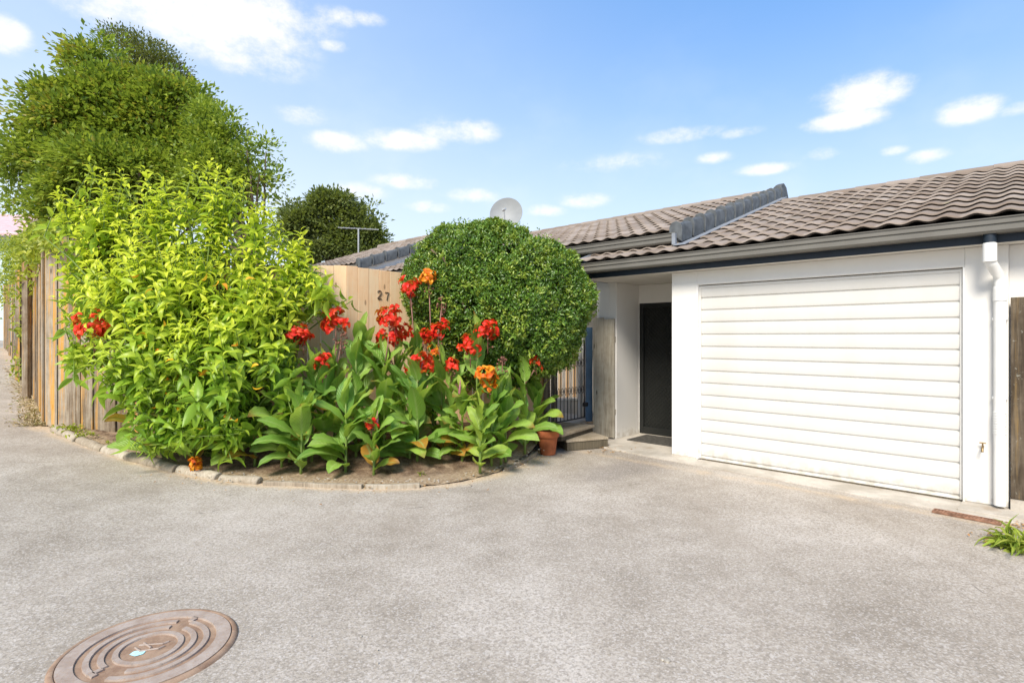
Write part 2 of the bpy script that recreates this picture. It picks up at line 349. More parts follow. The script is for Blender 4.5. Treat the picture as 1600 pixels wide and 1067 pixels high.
#@@SETTING
# ------------------------------------------------------------ ground
BED = [(75,668),(92,676),(112,684),(155,700),(210,718),(285,738),(345,748),(430,757),(520,762),(600,763),(660,761),(720,753),(780,738),(825,719),(845,704)]
BEDW = [ground_at(*p) for p in BED]
def seg_dist(X, Y, pts):
    best = np.full(X.shape, 1e9)
    for a, b in zip(pts[:-1], pts[1:]):
        dx, dy = b[0]-a[0], b[1]-a[1]; t = np.clip(((X-a[0])*dx+(Y-a[1])*dy)/(dx*dx+dy*dy), 0, 1)
        best = np.minimum(best, np.hypot(X-a[0]-t*dx, Y-a[1]-t*dy))
    return best
FA = [(-16.6, 18.0), (-14.8, 16.2), (-12.2, 13.6), (-10.1, 11.45), (-8.1, 9.35), (-6.35, 7.5)]       # old fence, far part
def ground_mesh():
    xs = np.concatenate([np.linspace(-400, -26, 12), np.arange(-24, -9, .5), np.arange(-9, 4.6, .07), np.arange(4.7, 24, 1.), np.linspace(26, 400, 12)])
    ys = np.concatenate([np.linspace(-60, -2, 8), np.arange(-1, 4.2, .4), np.arange(4.3, 9.6, .07), np.arange(9.7, 22, .35), np.linspace(24, 700, 16)])
    X, Y = np.meshgrid(xs, ys); dark_patch = np.exp(-(((X-1.35)*.8+(Y-6.2)*.55)/1.1)**2-(((X-1.35)*-.55+(Y-6.2)*.8)/.45)**2)*.9+np.exp(-((X-3.2)/.9)**2-((Y-4.6)/.35)**2)*.5; Z = np.where(X < -26, gz(-26.)+0*X, gz(X))  # two soft ovals of darker ground before the porch and garage door
    Z += .006*np.sin(X*1.7+Y*.8)*np.cos(Y*1.3)*(np.abs(X) < 30)
    d1 = seg_dist(X, Y, [(p.x, p.y) for p in BEDW]); d2 = seg_dist(X, Y, FA+[(BEDW[0].x, BEDW[0].y)])
    dirt = np.clip(1-d1/.34, 0, 1)*.9; dirt = np.maximum(dirt, np.clip(1-d2/.45, 0, 1)*1.0)
    c = np.array([2.206, 6.571]); u = (X-c[0])*.723-(Y-c[1])*.691; v = (X-c[0])*.691+(Y-c[1])*.723
    dirt = np.maximum(dirt, np.clip(1-np.abs(v+.5)/.30, 0, 1)*.62*(u > -1.6)*(u < 4))
    nx = len(xs); i = np.arange(len(ys)-1)[:, None]*nx+np.arange(nx-1)[None]; Q = np.stack([i, i+1, i+nx+1, i+nx], -1).reshape(-1, 4)
    o = fast_mesh('driveway', np.stack([X, Y, Z], -1).reshape(-1, 3), Q, 'asphalt', None, True, {'dirt': dirt.ravel(), 'dark_patch': dark_patch.ravel()})
    tag(o, kind='structure')
ground_mesh()
def soil_mat():
    m, g, b = newmat('soil'); p = g.pos()
    c = g.ramp(g.noise(p, 6, 6, .7), [(.35, (.085, .055, .035)), (.5, (.19, .125, .08)), (.62, (.34, .245, .16))])
    c = g.mix(g.smooth(g.attr('edge'), .1, .7), c, g.mix(g.smooth(g.noise(p, 35, 4), .4, .6), (.30, .215, .135), (.43, .33, .22)))
    vo = g.voro(p, 55, out=0); c = g.mix(g.smooth(vo, .15, .35, .5, 0), c, (.42, .33, .25))
    g._in(b.inputs['Base Color'], c); b.inputs['Roughness'].default_value = .95; b.inputs['Specular IOR Level'].default_value = .1
    g._in(b.inputs['Normal'], g.bump(g.math('ADD', g.noise(p, 28, 5, .7), g.noise(p, 110, 3)), .8, .02))
soil_mat()
FENCE_IN = [(-6.2, 7.75), (-4.74, 7.10), (-3.6, 6.75), (-2.0, 7.0), (-1.0, 7.8), (.62, 7.8)]
def soilz(x, y, d): return float(gz(x))+.012+min(.10, d*.12)+.16*max(0, min(1, (y-6.0)/1.5))*max(0, min(1, (x+4.6)/1.5))
def soil_mesh():
    # strips from the edging inwards to the fences
    n = 160; k = 26; out = np.array([(p.x, p.y) for p in BEDW]); inn = np.array(FENCE_IN)
    def resample(P, n):
        s = np.r_[0, np.cumsum(np.hypot(*np.diff(P, axis=0).T))]; t = np.linspace(0, s[-1], n); return np.stack([np.interp(t, s, P[:, 0]), np.interp(t, s, P[:, 1])], -1)
    A = resample(out, n); B = resample(inn, n); V = []; E = []
    for i in range(n):
        for j in range(k):
            t = (j/(k-1))**1.3; p = A[i]*(1-t)+B[i]*t; d = np.hypot(*(p-A[i]))
            z = soilz(p[0], p[1], d)+.008*sin(p[0]*23+p[1]*9)*cos(p[1]*31-p[0]*13)+RNG.normal()*.003
            V.append((p[0], p[1], z)); E.append(max(0, 1-d/.42)*(1 if p[0] < .5 else .6))
    i = np.arange(n-1)[:, None]*k+np.arange(k-1)[None]; Q = np.stack([i, i+k, i+k+1, i+1], -1).reshape(-1, 4)
    tag(fast_mesh('garden_bed_soil', V, Q, 'soil', None, True, {'edge': E}), kind='structure')
soil_mesh()
# edging logs and low kerb pieces
def arc_pts(P, n):
    P = np.array([(p.x, p.y) for p in P]); s = np.r_[0, np.cumsum(np.hypot(*np.diff(P, axis=0).T))]
    t = np.linspace(0, s[-1], n); return np.stack([np.interp(t, s, P[:, 0]), np.interp(t, s, P[:, 1])], -1), s[-1]
LOGLAB = ['grey weathered half log, first of the bed edging beside the old fence', 'weathered half log with a dark gap at its end, below the old fence boards',
 'weathered edging log below the split between the old fence and the tall shrub', 'pale half log under the overhanging lower left leaves of the tall shrub',
 'long pale half log left of the orange dead flower', 'edging log behind the orange dead flower at the driveway edge']
def edging():
    cuts = [(82,674,118,690,.075),(120,691,158,706,.075),(160,706,196,718,.08),(198,718,272,738,.085),(276,738,338,750,.075),(342,751,402,757,.065)]
    for i, (a, b, c, d, r) in enumerate(cuts):
        p = ground_at(a, b); q = ground_at(c, d); r *= .8; p = p+Vector((0, .05, r*.15)); q = q+Vector((0, .05, r*.15))
        m = MB(); n = 9; dv = (q-p); pts = [p+dv*(k/(n-1))+Vector((RNG.normal(), RNG.normal(), RNG.normal()))*.004 for k in range(n)]
        m.tube(pts, [r*(1+RNG.normal()*.05) for _ in range(n)], 14, tint=random.random())
        o = m.build('edging_log', 'log_wood', None, .012, True); o.data.set_sharp_from_angle(angle=radians(50))
        tag(o, LOGLAB[i], 'edging log', 'half logs edging the garden bed')
    kl = ['thin timber edging strip at the front of the bed under the drooping canna leaves', 'thin timber edging strip at the foot of the bed below the yellowing canna leaves',
          'thin timber edging strip on the right curve of the bed beside the terracotta pot']
    for i, seg in enumerate([[(410,759),(450,760),(500,763),(565,765)], [(570,765),(610,765),(655,763)], [(790,737),(815,726),(838,711)]]):
        pts = [ground_at(*p)+Vector((0, .03, 0)) for p in seg]; m = MB(); vs = []; fs = []
        for k, p in enumerate(pts):
            d = (pts[min(k+1, len(pts)-1)]-pts[max(k-1, 0)]).normalized(); nrm = Vector((-d.y, d.x, 0))*.025; z = float(gz(p.x))
            for s_, zz in ((-1, -.02), (-1, .045), (1, .045), (1, -.02)): vs.append((p.x+nrm.x*s_, p.y+nrm.y*s_, z+zz+RNG.normal()*.002))
        for k in range(len(pts)-1):
            for e in range(4): fs.append((k*4+e, k*4+(e+1) % 4, k*4+4+(e+1) % 4, k*4+4+e))
        fs += [(3, 2, 1, 0), tuple(len(vs)-4+e for e in range(4))]
        m.add(vs, fs, random.random()); tag(m.build('edging_strip', 'log_wood', None, .006), kl[i], 'garden edging', 'thin strips edging the garden bed')
edging()

# ------------------------------------------------------------ the terrace house
TH = atan2(-.691, .723); OX, OY = 2.206, 6.571
house = empty('terrace_house', (OX, OY, 0), TH, label='white single storey terrace house with brown tiled roof and attached garage', cat='house')
def H(u, v, z=0): return Vector((OX+.723*u+.691*v, OY-.691*u+.723*v, z))
def hbox(n, mt, *a, bevel=0): return box(n, mt, house, *a, bevel=bevel)
wl_ = MB(); ZS = 2.262
wl_.box(-.323, 0, 0, .10, .035, ZS); wl_.box(-.323, -.203, .10, 1.10, .035, ZS)            # left pier and return
wl_.box(2.478, 2.765, 0, .12, .035, ZS)                                                      # right pier
wl_.box(0, 2.478, .004, .12, 2.094, ZS)                                                     # lintel
wl_.box(2.765, 7.0, .06, .2, .0, ZS)                                                         # wall running on
wl_.box(-1.58, -1.46, .52, 1.22, .0, ZS); wl_.box(-1.80, -1.58, .52, .64, .0, 2.52); wl_.box(-1.80, -1.68, .64, 2.5, .0, 2.9); wl_.box(-7.6, -1.80, 2.5, 2.62, .0, 3.3); wl_.box(-1.46, -.323, 1.14, 1.26, 1.985, ZS)
wl_.box(-1.46, -1.452, 1.14, 1.26, 0, 1.985); wl_.box(-.60, -.323, 1.14, 1.26, 0, 1.985)
wl_.box(-14, -7.74, .8, .92, 0, 2.9)                                                        # next house in the terrace
wl_.box(-7.80, -7.70, .8, 8, 2.3, 2.95)
wl_.box(-14, 7, 8, 8.15, 0, 2.5); wl_.box(6.9, 7, .2, 8, 0, 2.5)
wl_.build('wall', 'white_wall', house, .006)
hbox('plinth', 'concrete', -.325, 0.002, -.002, .1, 0, .034); hbox('plinth', 'concrete', 2.476, 2.767, -.003, .1, 0, .034)
hbox('garage_interior', 'door_black', -.1, 2.7, .35, .4, 0, 2.2)
# soffit, fascia
hbox('soffit', 'soffit', -1.60, 7.0, -.148, 1.20, ZS+.002, ZS+.02)
hbox('fascia', 'navy', -1.60, 7.0, -.175, -.15, ZS+.001, 2.42); hbox('fascia', 'navy', -1.625, -1.602, -.175, 1.0, ZS+.001, 2.50)
hbox('fascia', 'navy', -7.72, -.30, .175, .20, 2.50, 2.74); hbox('soffit', 'soffit', -7.72, -1.62, .202, 2.5, 2.52, 2.54)
hbox('fascia', 'navy', -14, -7.76, .175, .20, 2.80, 3.02)
def gutter(u0, u1, vf, vb, zb, zt):
    h = zt-zb; P = [(vb, zb), (vf+.018, zb), (vf+.002, zb+.02), (vf+.002, zb+h*.42), (vf+.014, zb+h*.47), (vf+.014, zb+h*.55), (vf, zb+h*.60), (vf, zt-.012), (vf-.010, zt-.008), (vf-.010, zt), (vf+.012, zt), (vf+.012, zb+.03), (vb-.006, zb+.03), (vb-.006, zt), (vb, zt)]
    MB().prism(P, u0, u1).build('gutter', 'gutter_paint', house)
gutter(-1.62, 7.0, -.295, -.178, 2.330, 2.455); gutter(-7.72, -.295, .045, .172, 2.648, 2.772); gutter(-14, -7.76, .045, .172, 2.93, 3.06)
for (u_, v_, z0_, z1_) in ((-1.628, -.295, 2.33, 2.455), (-.292, .045, 2.648, 2.772)):
    pass
def roof_field(u0, u1, v0, v1, z0, sl, cut=None, pu=.205):
    """rolled concrete tiles in courses rising along +v; z0 is the plane height at v0"""
    du = pu/8; cp = .31; nu = int(round((u1-u0)/du)); us = u0+np.arange(nu+1)*du
    ph = (us/pu) % 1; wv = .5-.5*np.cos(2*pi*ph); wv = wv**1.2*.026
    V = []; Q = []; T = []; nC = int(math.ceil((v1-v0)/cp)); o = 0
    for j in range(nC):
        a = v0+j*cp; b = min(a+cp+.01, v1+.01); rows = []
        for (v, lift) in ((a+.075, -.004), (a+.05, .024), (a, .024), (a+.004, .038), (a+.03, .042), ((a+b)/2, .025), (b+.03, .002)):
            jit = 0
            z = z0+sl*(v-v0)+lift+wv; rows.append(np.stack([us, np.full_like(us, v), z], -1))
        rows = np.concatenate(rows); n = nu+1
        tl = np.floor(us/pu+.0001).astype(int); tt = np.array([((int(x)*7919+j*104729+(int(x)*j)*31) % 97)/97 for x in tl])
        V.append(rows); T.append(np.tile(tt, 7))
        for r in range(6):
            i = np.arange(nu)+o+r*n; Q.append(np.stack([i, i+1, i+n+1, i+n], -1))
        o += len(rows)
    V = np.concatenate(V); Q = np.concatenate(Q); T = np.concatenate(T)
    ob = fast_mesh('roof', V, Q, 'roof_tile', house, True, {'tint': T}); ob.data.set_sharp_from_angle(angle=radians(38)); return ob
SL1 = .333
V0 = -.235; Z0 = 2.470
r1 = roof_field(-1.60, 7.0, V0, 3.44, Z0, SL1); zr1 = Z0+SL1*(3.53-V0)
SL2 = .318; r2 = roof_field(-7.72, -.34, .10, 3.91, 2.790, SL2); zr2 = 2.79+SL2*3.81
SL3 = .35; r3 = roof_field(-12.9, -7.80, .10, 3.95, 3.075, SL3); zr3 = 3.075+SL3*3.85
r4 = roof_field(-18.5, -12.9, .10, 3.8, 2.80, SL3); zr4 = 2.8+SL3*3.7
def backslope(u0, u1, vr, zr, n='roof'):
    MB().add([(u0, vr, zr+.02), (u1, vr, zr+.02), (u1, vr+4.4, zr-1.45), (u0, vr+4.4, zr-1.45)], [(0, 1, 2, 3)]).build(n, 'roof_tile', house)
backslope(-.3, 7, 3.53, zr1); backslope(-7.72, -.34, 3.91, zr2); backslope(-12.9, -7.8, 3.95, zr3); backslope(-18.5, -12.9, 3.8, zr4)
def underlay(u0, u1, v0, v1, z0, sl):
    MB().prism([(v0, z0-.05), (v0, z0-.02), (v1, z0-.02+sl*(v1-v0)), (v1, z0-.06+sl*(v1-v0))], u0, u1).build('roof_lining', 'navy', house)
underlay(-1.598, 6.99, V0+.02, 3.5, Z0, SL1); underlay(-7.71, -.345, .13, 3.9, 2.79, SL2); underlay(-12.9, -7.81, .13, 3.9, 3.075, SL3)
# right-hand gable infill between the two roof heights
MB().add([(-.30, .1, 2.55), (-.30, 3.91, 3.75), (-.30, 3.91, zr2-.02), (-.30, .1, 2.775)], [(0, 1, 2, 3)]).build('gable_wall', 'white_wall', house)
MB().add([(-7.76, .1, 2.7), (-7.76, 3.95, 3.9), (-7.76, 3.95, zr3-.03), (-7.76, .1, 3.06)], [(0, 1, 2, 3)]).build('gable_wall', 'white_wall', house)
MB().add([(-.30, 3.9, 3.6), (-.30, 6.5, 2.6), (-.30, 6.5, 3.08), (-.30, 3.9, zr2)], [(0, 1, 2, 3)]).build('gable_wall', 'white_wall', house)
def ridge(u0, u1, v, z, mt='roof_tile'):
    m = MB(); L = .40; n = int(math.ceil((u1-u0)/L))
    for i in range(n):
        a = u0+i*L; b = min(a+L+.03, u1+.03); t = random.random()
        P = []
        for r, aa, bb in ((.098, a, b),):
            prof = [(r*cos(th)*1.25, r*sin(th)*.85) for th in np.linspace(pi, 0, 9)]
            prof = [(-.125, -.05)]+prof+[(.125, -.05)]
            k = len(prof); vs = [(aa, v+y, z+zz) for y, zz in prof]+[(bb, v+y*.94, z+zz*.93-.004) for y, zz in prof]
            fs = [(q, q+1, k+q+1, k+q) for q in range(k-1)]+[tuple(range(k-1, -1, -1)), tuple(range(k, 2*k))]
            m.add(vs, fs, t)
    o = m.build('ridge_capping', mt, house, 0, True); o.data.set_sharp_from_angle(angle=radians(40))
ridge(-.28, 7.0, 3.53, zr1-.022); ridge(-7.72, -.36, 3.91, zr2-.005); ridge(-12.9, -7.8, 3.95, zr3+.035); ridge(-18.5, -12.9, 3.8, zr4+.035, 'verge_tile')
def verge(u, v0, v1, z0, sl):
    """grey verge caps stepping up the rake; each laps the one below"""
    cp = .335; n = int(math.ceil((v1-v0)/cp))
    for i in range(n):
        a = v0+i*cp; b = min(a+cp-.03, v1+.05); za = z0+sl*(a-v0); zb = z0+sl*(b-v0); L = (b-a)
        vs = []; prof = [(.062, -.135), (.070, .02), (.050, .072), (.0, .098), (-.055, .085), (-.085, .04), (-.085, -.02)]
        for (v, z, s_) in ((a, za+.03, 1.12), (a+.035, za+.028, 1.12), (a+.04, za+.022, 1.02), (b, zb, .98)):
            for (x, y) in prof: vs.append((u+x*s_, v, z+y*s_))
        k = len(prof); fs = []
        for r in range(3):
            for q in range(k-1): fs.append((r*k+q, r*k+q+1, (r+1)*k+q+1, (r+1)*k+q))
            fs.append((r*k+k-1, r*k, (r+1)*k, (r+1)*k+k-1))
        fs += [tuple(range(k)), tuple(range(4*k-1, 3*k-1, -1))]
        o = MB().add(vs, fs, random.random()).build('verge_tile', 'verge_tile', house, .006, True); o.data.set_sharp_from_angle(angle=radians(35))
verge(-.30, .07, 3.86, 2.775, SL2); verge(-7.76, .07, 3.9, 3.06, SL3)
# ridge end cap of the higher roof
MB().prism([(3.70, zr2-.16), (3.80, zr2+.10), (3.93, zr2+.15), (4.06, zr2+.10), (4.22, zr2-.14)], -.36, -.25).build('ridge_end_cap', 'verge_tile', house, .012)
# apron flashing lying on the lower roof along the verge
MB().prism([(-.02, Z0+SL1*(-.02-V0)+.055), (-.02, Z0+SL1*(-.02-V0)+.062), (3.72, Z0+SL1*(3.72-V0)+.068), (3.72, Z0+SL1*(3.72-V0)+.055)], -.30, -.135).build('flashing', 'flashing', house)
hbox('flashing', 'flashing', -.335, -.290, .02, .06, 2.62, 2.76)
MB().prism([(.1, Z0+SL1*(.1-V0)+.05), (.1, Z0+SL1*(.1-V0)+.075), (.5, Z0+SL1*(.5-V0)+.075), (.5, Z0+SL1*(.5-V0)+.05)], -1.64, -1.50).build('flashing', 'flashing', house)
MB().prism([(-.23, Z0+.0), (-.23, Z0+.055), (.9, Z0+SL1*1.13+.055), (.9, Z0+SL1*1.13)], -1.635, -1.595).build('flashing', 'flashing', house)
# garage door: ribbed sectional door
def garage_door():
    z0, z1 = .030, 2.086; n = 14; p = (z1-z0-.03)/n; prof = [(.0, z0), (.0, z0+.03)]
    f = .045
    P = [(f, z0)]
    for i in range(n):
        a = z0+.02+i*p; P += [(f, a), (f+.026, a+.002), (f+.026, a+.015), (f+.010, a+.021), (f+.003, a+.050), (f, a+p-.012)]
    P += [(f, z1)]; P += [(f+.03, z1), (f+.03, z0)]
    o = MB().prism(P, .034, 2.440).build('garage_door', 'garage_paint', house); o.data.polygons.foreach_set('use_smooth', [True]*len(o.data.polygons)); o.data.set_sharp_from_angle(angle=radians(12))
    m = MB(); m.box(.014, .033, .036, .075, z0, z1); m.box(2.441, 2.460, .036, .075, z0, z1); m.box(.033, 2.441, .0361, .075, z1-.028, z1-.001)
    m.build('door_edge', 'garage_paint', o)
    hbox('door_frame', 'trim_white', -.001, .012, -.004, .09, .02, 2.094, bevel=.002); hbox('door_frame', 'trim_white', 2.464, 2.479, -.004, .09, .02, 2.094, bevel=.002)
    hbox('door_seal', 'dark_timber', .012, 2.464, .048, .075, .006, .028)
garage_door()
# front door: black security screen door
fd = hbox('front_door', 'door_black', -1.452, -.60, 1.175, 1.20, .02, 1.985)
fr = MB(); fr.box(-1.452, -1.385, 1.14, 1.174, .02, 1.985); fr.box(-.667, -.60, 1.14, 1.174, .02, 1.985); fr.box(-1.385, -.667, 1.14, 1.174, 1.915, 1.985); fr.box(-1.385, -.667, 1.14, 1.174, .02, .12)
fr.build('door_frame', 'door_black', fd, .004)
ms = MB(); k = .062; W0, W1, Zb, Zt = -1.385, -.667, .12, 1.915
for s_ in (1, -1):
    c = -4.
    while c < 4:
        # line u*s + z = c  clipped
        pts = []
        zz0 = Zb; u_a = s_*(c-zz0); zz1 = Zt; u_b = s_*(c-zz1)
        a, b = (u_a, zz0), (u_b, zz1)
        if a[0] > b[0]: a, b = b, a
        lo = max(a[0], W0); hi = min(b[0], W1)
        if lo < hi:
            f = lambda u: a[1]+(b[1]-a[1])*(u-a[0])/(b[0]-a[0])
            ms.tube([(lo, 1.158, f(lo)), (hi, 1.158, f(hi))], .0035, 4, False)
        c += k
ms.build('security_mesh', 'mesh_black', fd)
MB().box(-.745, -.722, 1.115, 1.14, .95, 1.12).tube([(-.733, 1.13, 1.03), (-.733, 1.09, 1.03), (-.79, 1.085, 1.03)], .008, 8).build('door_handle', 'iron', fd, .002)
# downpipe
dp = MB().tube([(2.712, -.062, .055), (2.712, -.062, 1.95), (2.705, -.075, 2.0), (2.665, -.205, 2.085), (2.655, -.225, 2.12), (2.655, -.225, 2.315)], .041, 20).build('downpipe', 'pvc', house, 0, True)
dp.data.set_sharp_from_angle(angle=radians(60))
MB().tube([(2.655, -.225, 2.10), (2.655, -.225, 2.255)], .048, 20).build('pipe_socket', 'pvc', dp, .004, autos=40)
MB().tube([(2.712, -.062, 1.78), (2.712, -.062, 1.90)], .046, 20).build('pipe_socket', 'pvc', dp, .004, autos=40)
MB().tube([(2.655, -.225, 2.26), (2.655, -.225, 2.335)], .044, 20).build('pipe_outlet', 'navy', dp, autos=40)
rb = MB()
for i in range(9): z = .66+i*.022; rb.tube([(2.712, -.062, z), (2.712, -.062, z+.010)], .0455, 20)
rb.build('pipe_coupling', 'pvc', dp, autos=40)
for z in (1.62, .95): MB().box(2.662, 2.762, -.06, 0.0, z, z+.022).build('pipe_bracket', 'pvc', dp, .003)
# garden tap on the right pier
tp = MB().tube([(2.60, 0, .53), (2.60, -.055, .53), (2.60, -.075, .52), (2.60, -.08, .49)], .009, 10).build('garden_tap', 'brass', house, autos=50)
MB().tube([(2.60, -.04, .535), (2.60, -.04, .562)], .006, 8).tube([(2.578, -.04, .565), (2.622, -.04, .565)], .006, 8).build('tap_handle', 'brass', tp)
# apron, porch floor, pad
def hslab(name, pts, z0, z1, mt):
    vs = [H(u, v, z1) for u, v in pts]+[H(u, v, z0) for u, v in pts]; n = len(pts)
    o = MB().add(vs, [tuple(range(n))]+[(i, (i+1) % n, n+(i+1) % n, n+i) for i in range(n)]).build(name, mt, None, .004); tag(o, kind='structure'); return o
hslab('concrete_apron', [(-1.46, -.10), (-.6, -.20), (0, -.24), (1.2, -.30), (2.35, -.36), (2.95, -.38), (3.4, -.34), (3.4, .055), (-.328, .055), (-.328, 1.18), (-1.455, 1.18), (-1.455, .50)], -.05, .012, 'concrete')
hslab('downpipe_pad', [(2.45, -.30), (2.98, -.32), (2.98, -.02), (2.46, -.01)], -.02, .030, 'concrete')
dm = MB(); a = (-1.36, .40); 
for i in range(1):
    vs = [H(u, v, z) for z in (.013, .026) for (u, v) in ((-1.28, .50), (-.42, .50), (-.42, 1.05), (-1.28, 1.05))]
    dm.add(vs, [(3, 2, 1, 0), (4, 5, 6, 7), (0, 1, 5, 4), (1, 2, 6, 5), (2, 3, 7, 6), (3, 0, 4, 7)])
tag(dm.build('doormat', 'mat_grey', None, .006), 'flat dark grey doormat in front of the black front door', 'doormat')
# rusty channel drain
dg = empty('drain_cover', H(2.52, -.44, 0.0), TH+radians(-4), label='rusty narrow iron drain grate in the paving below the downpipe', cat='drain cover')
MB().box(-.22, .22, -.055, -.042, 0, .016).box(-.22, .22, .042, .055, 0, .016).box(-.22, -.207, -.042, .042, 0, .016).box(.207, .22, -.042, .042, 0, .016).build('frame', 'rust', dg, .002)
m = MB()
for i in range(18): m.box(-.200+i*.0227, -.188+i*.0227, -.041, .041, .002, .0125)
m.box(-.205, .205, -.008, .008, .003, .0135); m.build('grate', 'rust', dg)

# roof furniture
dish = empty('satellite_dish', H(-6.95, 3.86, zr2-.04), 0, label='round grey satellite dish on the roof above the clipped round bush', cat='satellite dish')
MB().tube([(0, 0, -.1), (0, 0, .52)], .022, 10).tube([(0, 0, .5), (0, -.10, .56)], .02, 8).build('mast', 'galv', dish)
R = .42; vs = []; fs = []; nr, na = 8, 40
Md = Matrix.Translation((.02, -.12, .60)) @ Matrix.Rotation(radians(-10), 4, 'Z') @ Matrix.Rotation(radians(72), 4, 'X')
for side in (0, .012):
    for i in range(nr+1):
        for k in range(na):
            r = R*i/nr; vs.append(Md @ Vector((r*cos(2*pi*k/na), r*1.06*sin(2*pi*k/na), (r*r)/(4*.34)-side)))
n1_ = (nr+1)*na
for i in range(nr):
    for k in range(na):
        a = i*na+k; b = i*na+(k+1) % na
        fs.append((a, b, b+na, a+na)); fs.append((n1_+a+na, n1_+b+na, n1_+b, n1_+a))
for k in range(na): a = nr*na+k; b = nr*na+(k+1) % na; fs.append((a, b, n1_+b, n1_+a))
MB().add(vs, fs).build('reflector', 'dish_grey', dish, 0, True).data.set_sharp_from_angle(angle=radians(50))
tipp = Md @ Vector((0, -.05, .36)); lowp = Md @ Vector((0, -.42, .12))
MB().tube([lowp, Vector(tipp)+Vector((0, 0, -.02))], .014, 8).build('feed_arm', 'galv', dish)
MB().tube([Vector(tipp)+Vector((-.03, .03, 0)), Vector(tipp)+Vector((.035, -.05, .02))], [.036, .028], 12).build('receiver', 'galv', dish, autos=40)
ab = at(560, 396, 17.5)
ant = empty('tv_antenna', ab, 0, label='thin metal television antenna rising in front of the distant dark tree', cat='antenna')
MB().tube([(0, 0, -.8), (0, 0, .80)], .025, 8).build('mast', 'galv', ant)
m = MB().tube([(-.62, -.1, .80), (.62, .1, .77)], .014, 6)
for x in np.linspace(-.55, .55, 8): m.tube([(x, -.16+x*.16, .79), (x, .16+x*.16, .79)], .006, 5)
m.build('crossbar', 'galv', ant)

# ------------------------------------------------------------ manhole cover
mc = empty('manhole_cover', (-1.715, 2.60, .011), radians(0), label='round worn iron manhole cover with concentric rings set in the driveway', cat='manhole cover')
def iron_worn():
    for nm, base, dk in (('worn_iron', (.40, .335, .285), (.31, .24, .195)), ('rusty_iron', (.36, .245, .165), (.23, .14, .09))):
        m, g, b = newmat(nm); p = g.coord()
        c = g.mix(g.smooth(g.noise(p, 9, 5, .65), .35, .65), dk, base); c = g.mix(g.smooth(g.noise(p, 120, 3, .7), .48, .66, 0, .5), c, (.34, .22, .14))
        c = g.mix(g.smooth(g.noise(p, 26, 5, .7), .55, .7, 0, .6), c, (.22, .17, .13))
        g._in(b.inputs['Base Color'], c); b.inputs['Roughness'].default_value = .72; b.inputs['Specular IOR Level'].default_value = .35
        g._in(b.inputs['Normal'], g.bump(g.noise(p, 220, 3, .7), .3, .002))
iron_worn()
MB().lathe([(.350, -.03), (.350, .004), (.353, .0055), (.366, .005), (.376, -.004), (.384, -.03)], n=96).build('frame', 'rusty_iron', mc, autos=40)
lid = MB().lathe([(0, -.002), (.343, -.002), (.343, .004), (.3465, .004), (.3465, -.03)], n=96).build('lid', 'rusty_iron', mc, autos=40)
def band(r0, r1, a0, a1, z=.0062):
    n = max(8, int(96*(a1-a0)/(2*pi))); b_ = MB().lathe([(r0-.002, -.003), (r0, z), (r1, z), (r1+.002, -.003)], n=n, arc=(a0, a1))
    if a1-a0 < 6.28: m_ = n+1; b_.f += [(0, m_, 2*m_, 3*m_), (n, m_+n, 2*m_+n, 3*m_+n)]
    return b_
# raised bands: outer full ring and inner rings broken by two opposite bridges
A = radians
m = band(.282, .345, 0, 2*pi); 
def addband(r0, r1, a0, a1):
    b_ = band(r0, r1, A(a0), A(a1)); o = len(m.v); m.v += b_.v; m.f += [tuple(i+o for i in f) for f in b_.f]; m.t += b_.t
addband(.226, .250, 92, 248); addband(.226, .250, -96, 74); addband(.172, .196, 94, 240); addband(.172, .196, -84, 70); addband(.118, .142, 0, 360); addband(.248, .286, 74, 80); addband(.194, .230, 238, 244)
def bar(r0, r1, ang, w=.012):
    c, s_ = cos(A(ang)), sin(A(ang)); px, py = -s_*w, c*w
    m.add([(r0*c-px, r0*s_-py, .0105), (r1*c-px, r1*s_-py, .0105), (r1*c+px, r1*s_+py, .0105), (r0*c+px, r0*s_+py, .0105), (r0*c-px, r0*s_-py, -.001), (r1*c-px, r1*s_-py, -.001), (r1*c+px, r1*s_+py, -.001), (r0*c+px, r0*s_+py, -.001)],
          [(0, 1, 2, 3), (4, 5, 1, 0), (5, 6, 2, 1), (6, 7, 3, 2), (7, 4, 0, 3)])
m.build('rings', 'worn_iron', lid, autos=35)
m = MB()
for a_, b_ in (((-.06, .02), (.045, .035)), ((.045, .035), (.06, .055)), ((-.02, -.03), (.05, -.005)), ((.05, -.005), (.062, .015)), ((-.065, .0), (-.02, -.03)), ((-.05, .04), (.01, .0))):
    m.tube([(*a_, .001), (*b_, .001)], .005, 6)
m.build('emblem', 'worn_iron', lid)
MB().add([(-.055, -.055, .001), (-.02, -.068, .001), (.005, -.05, .001), (.002, -.022, .001), (-.018, -.030, .001), (-.028, -.018, .001), (-.052, -.028, .001)], [tuple(range(7))]).build('paint_mark', 'blue_paint_mark', lid)

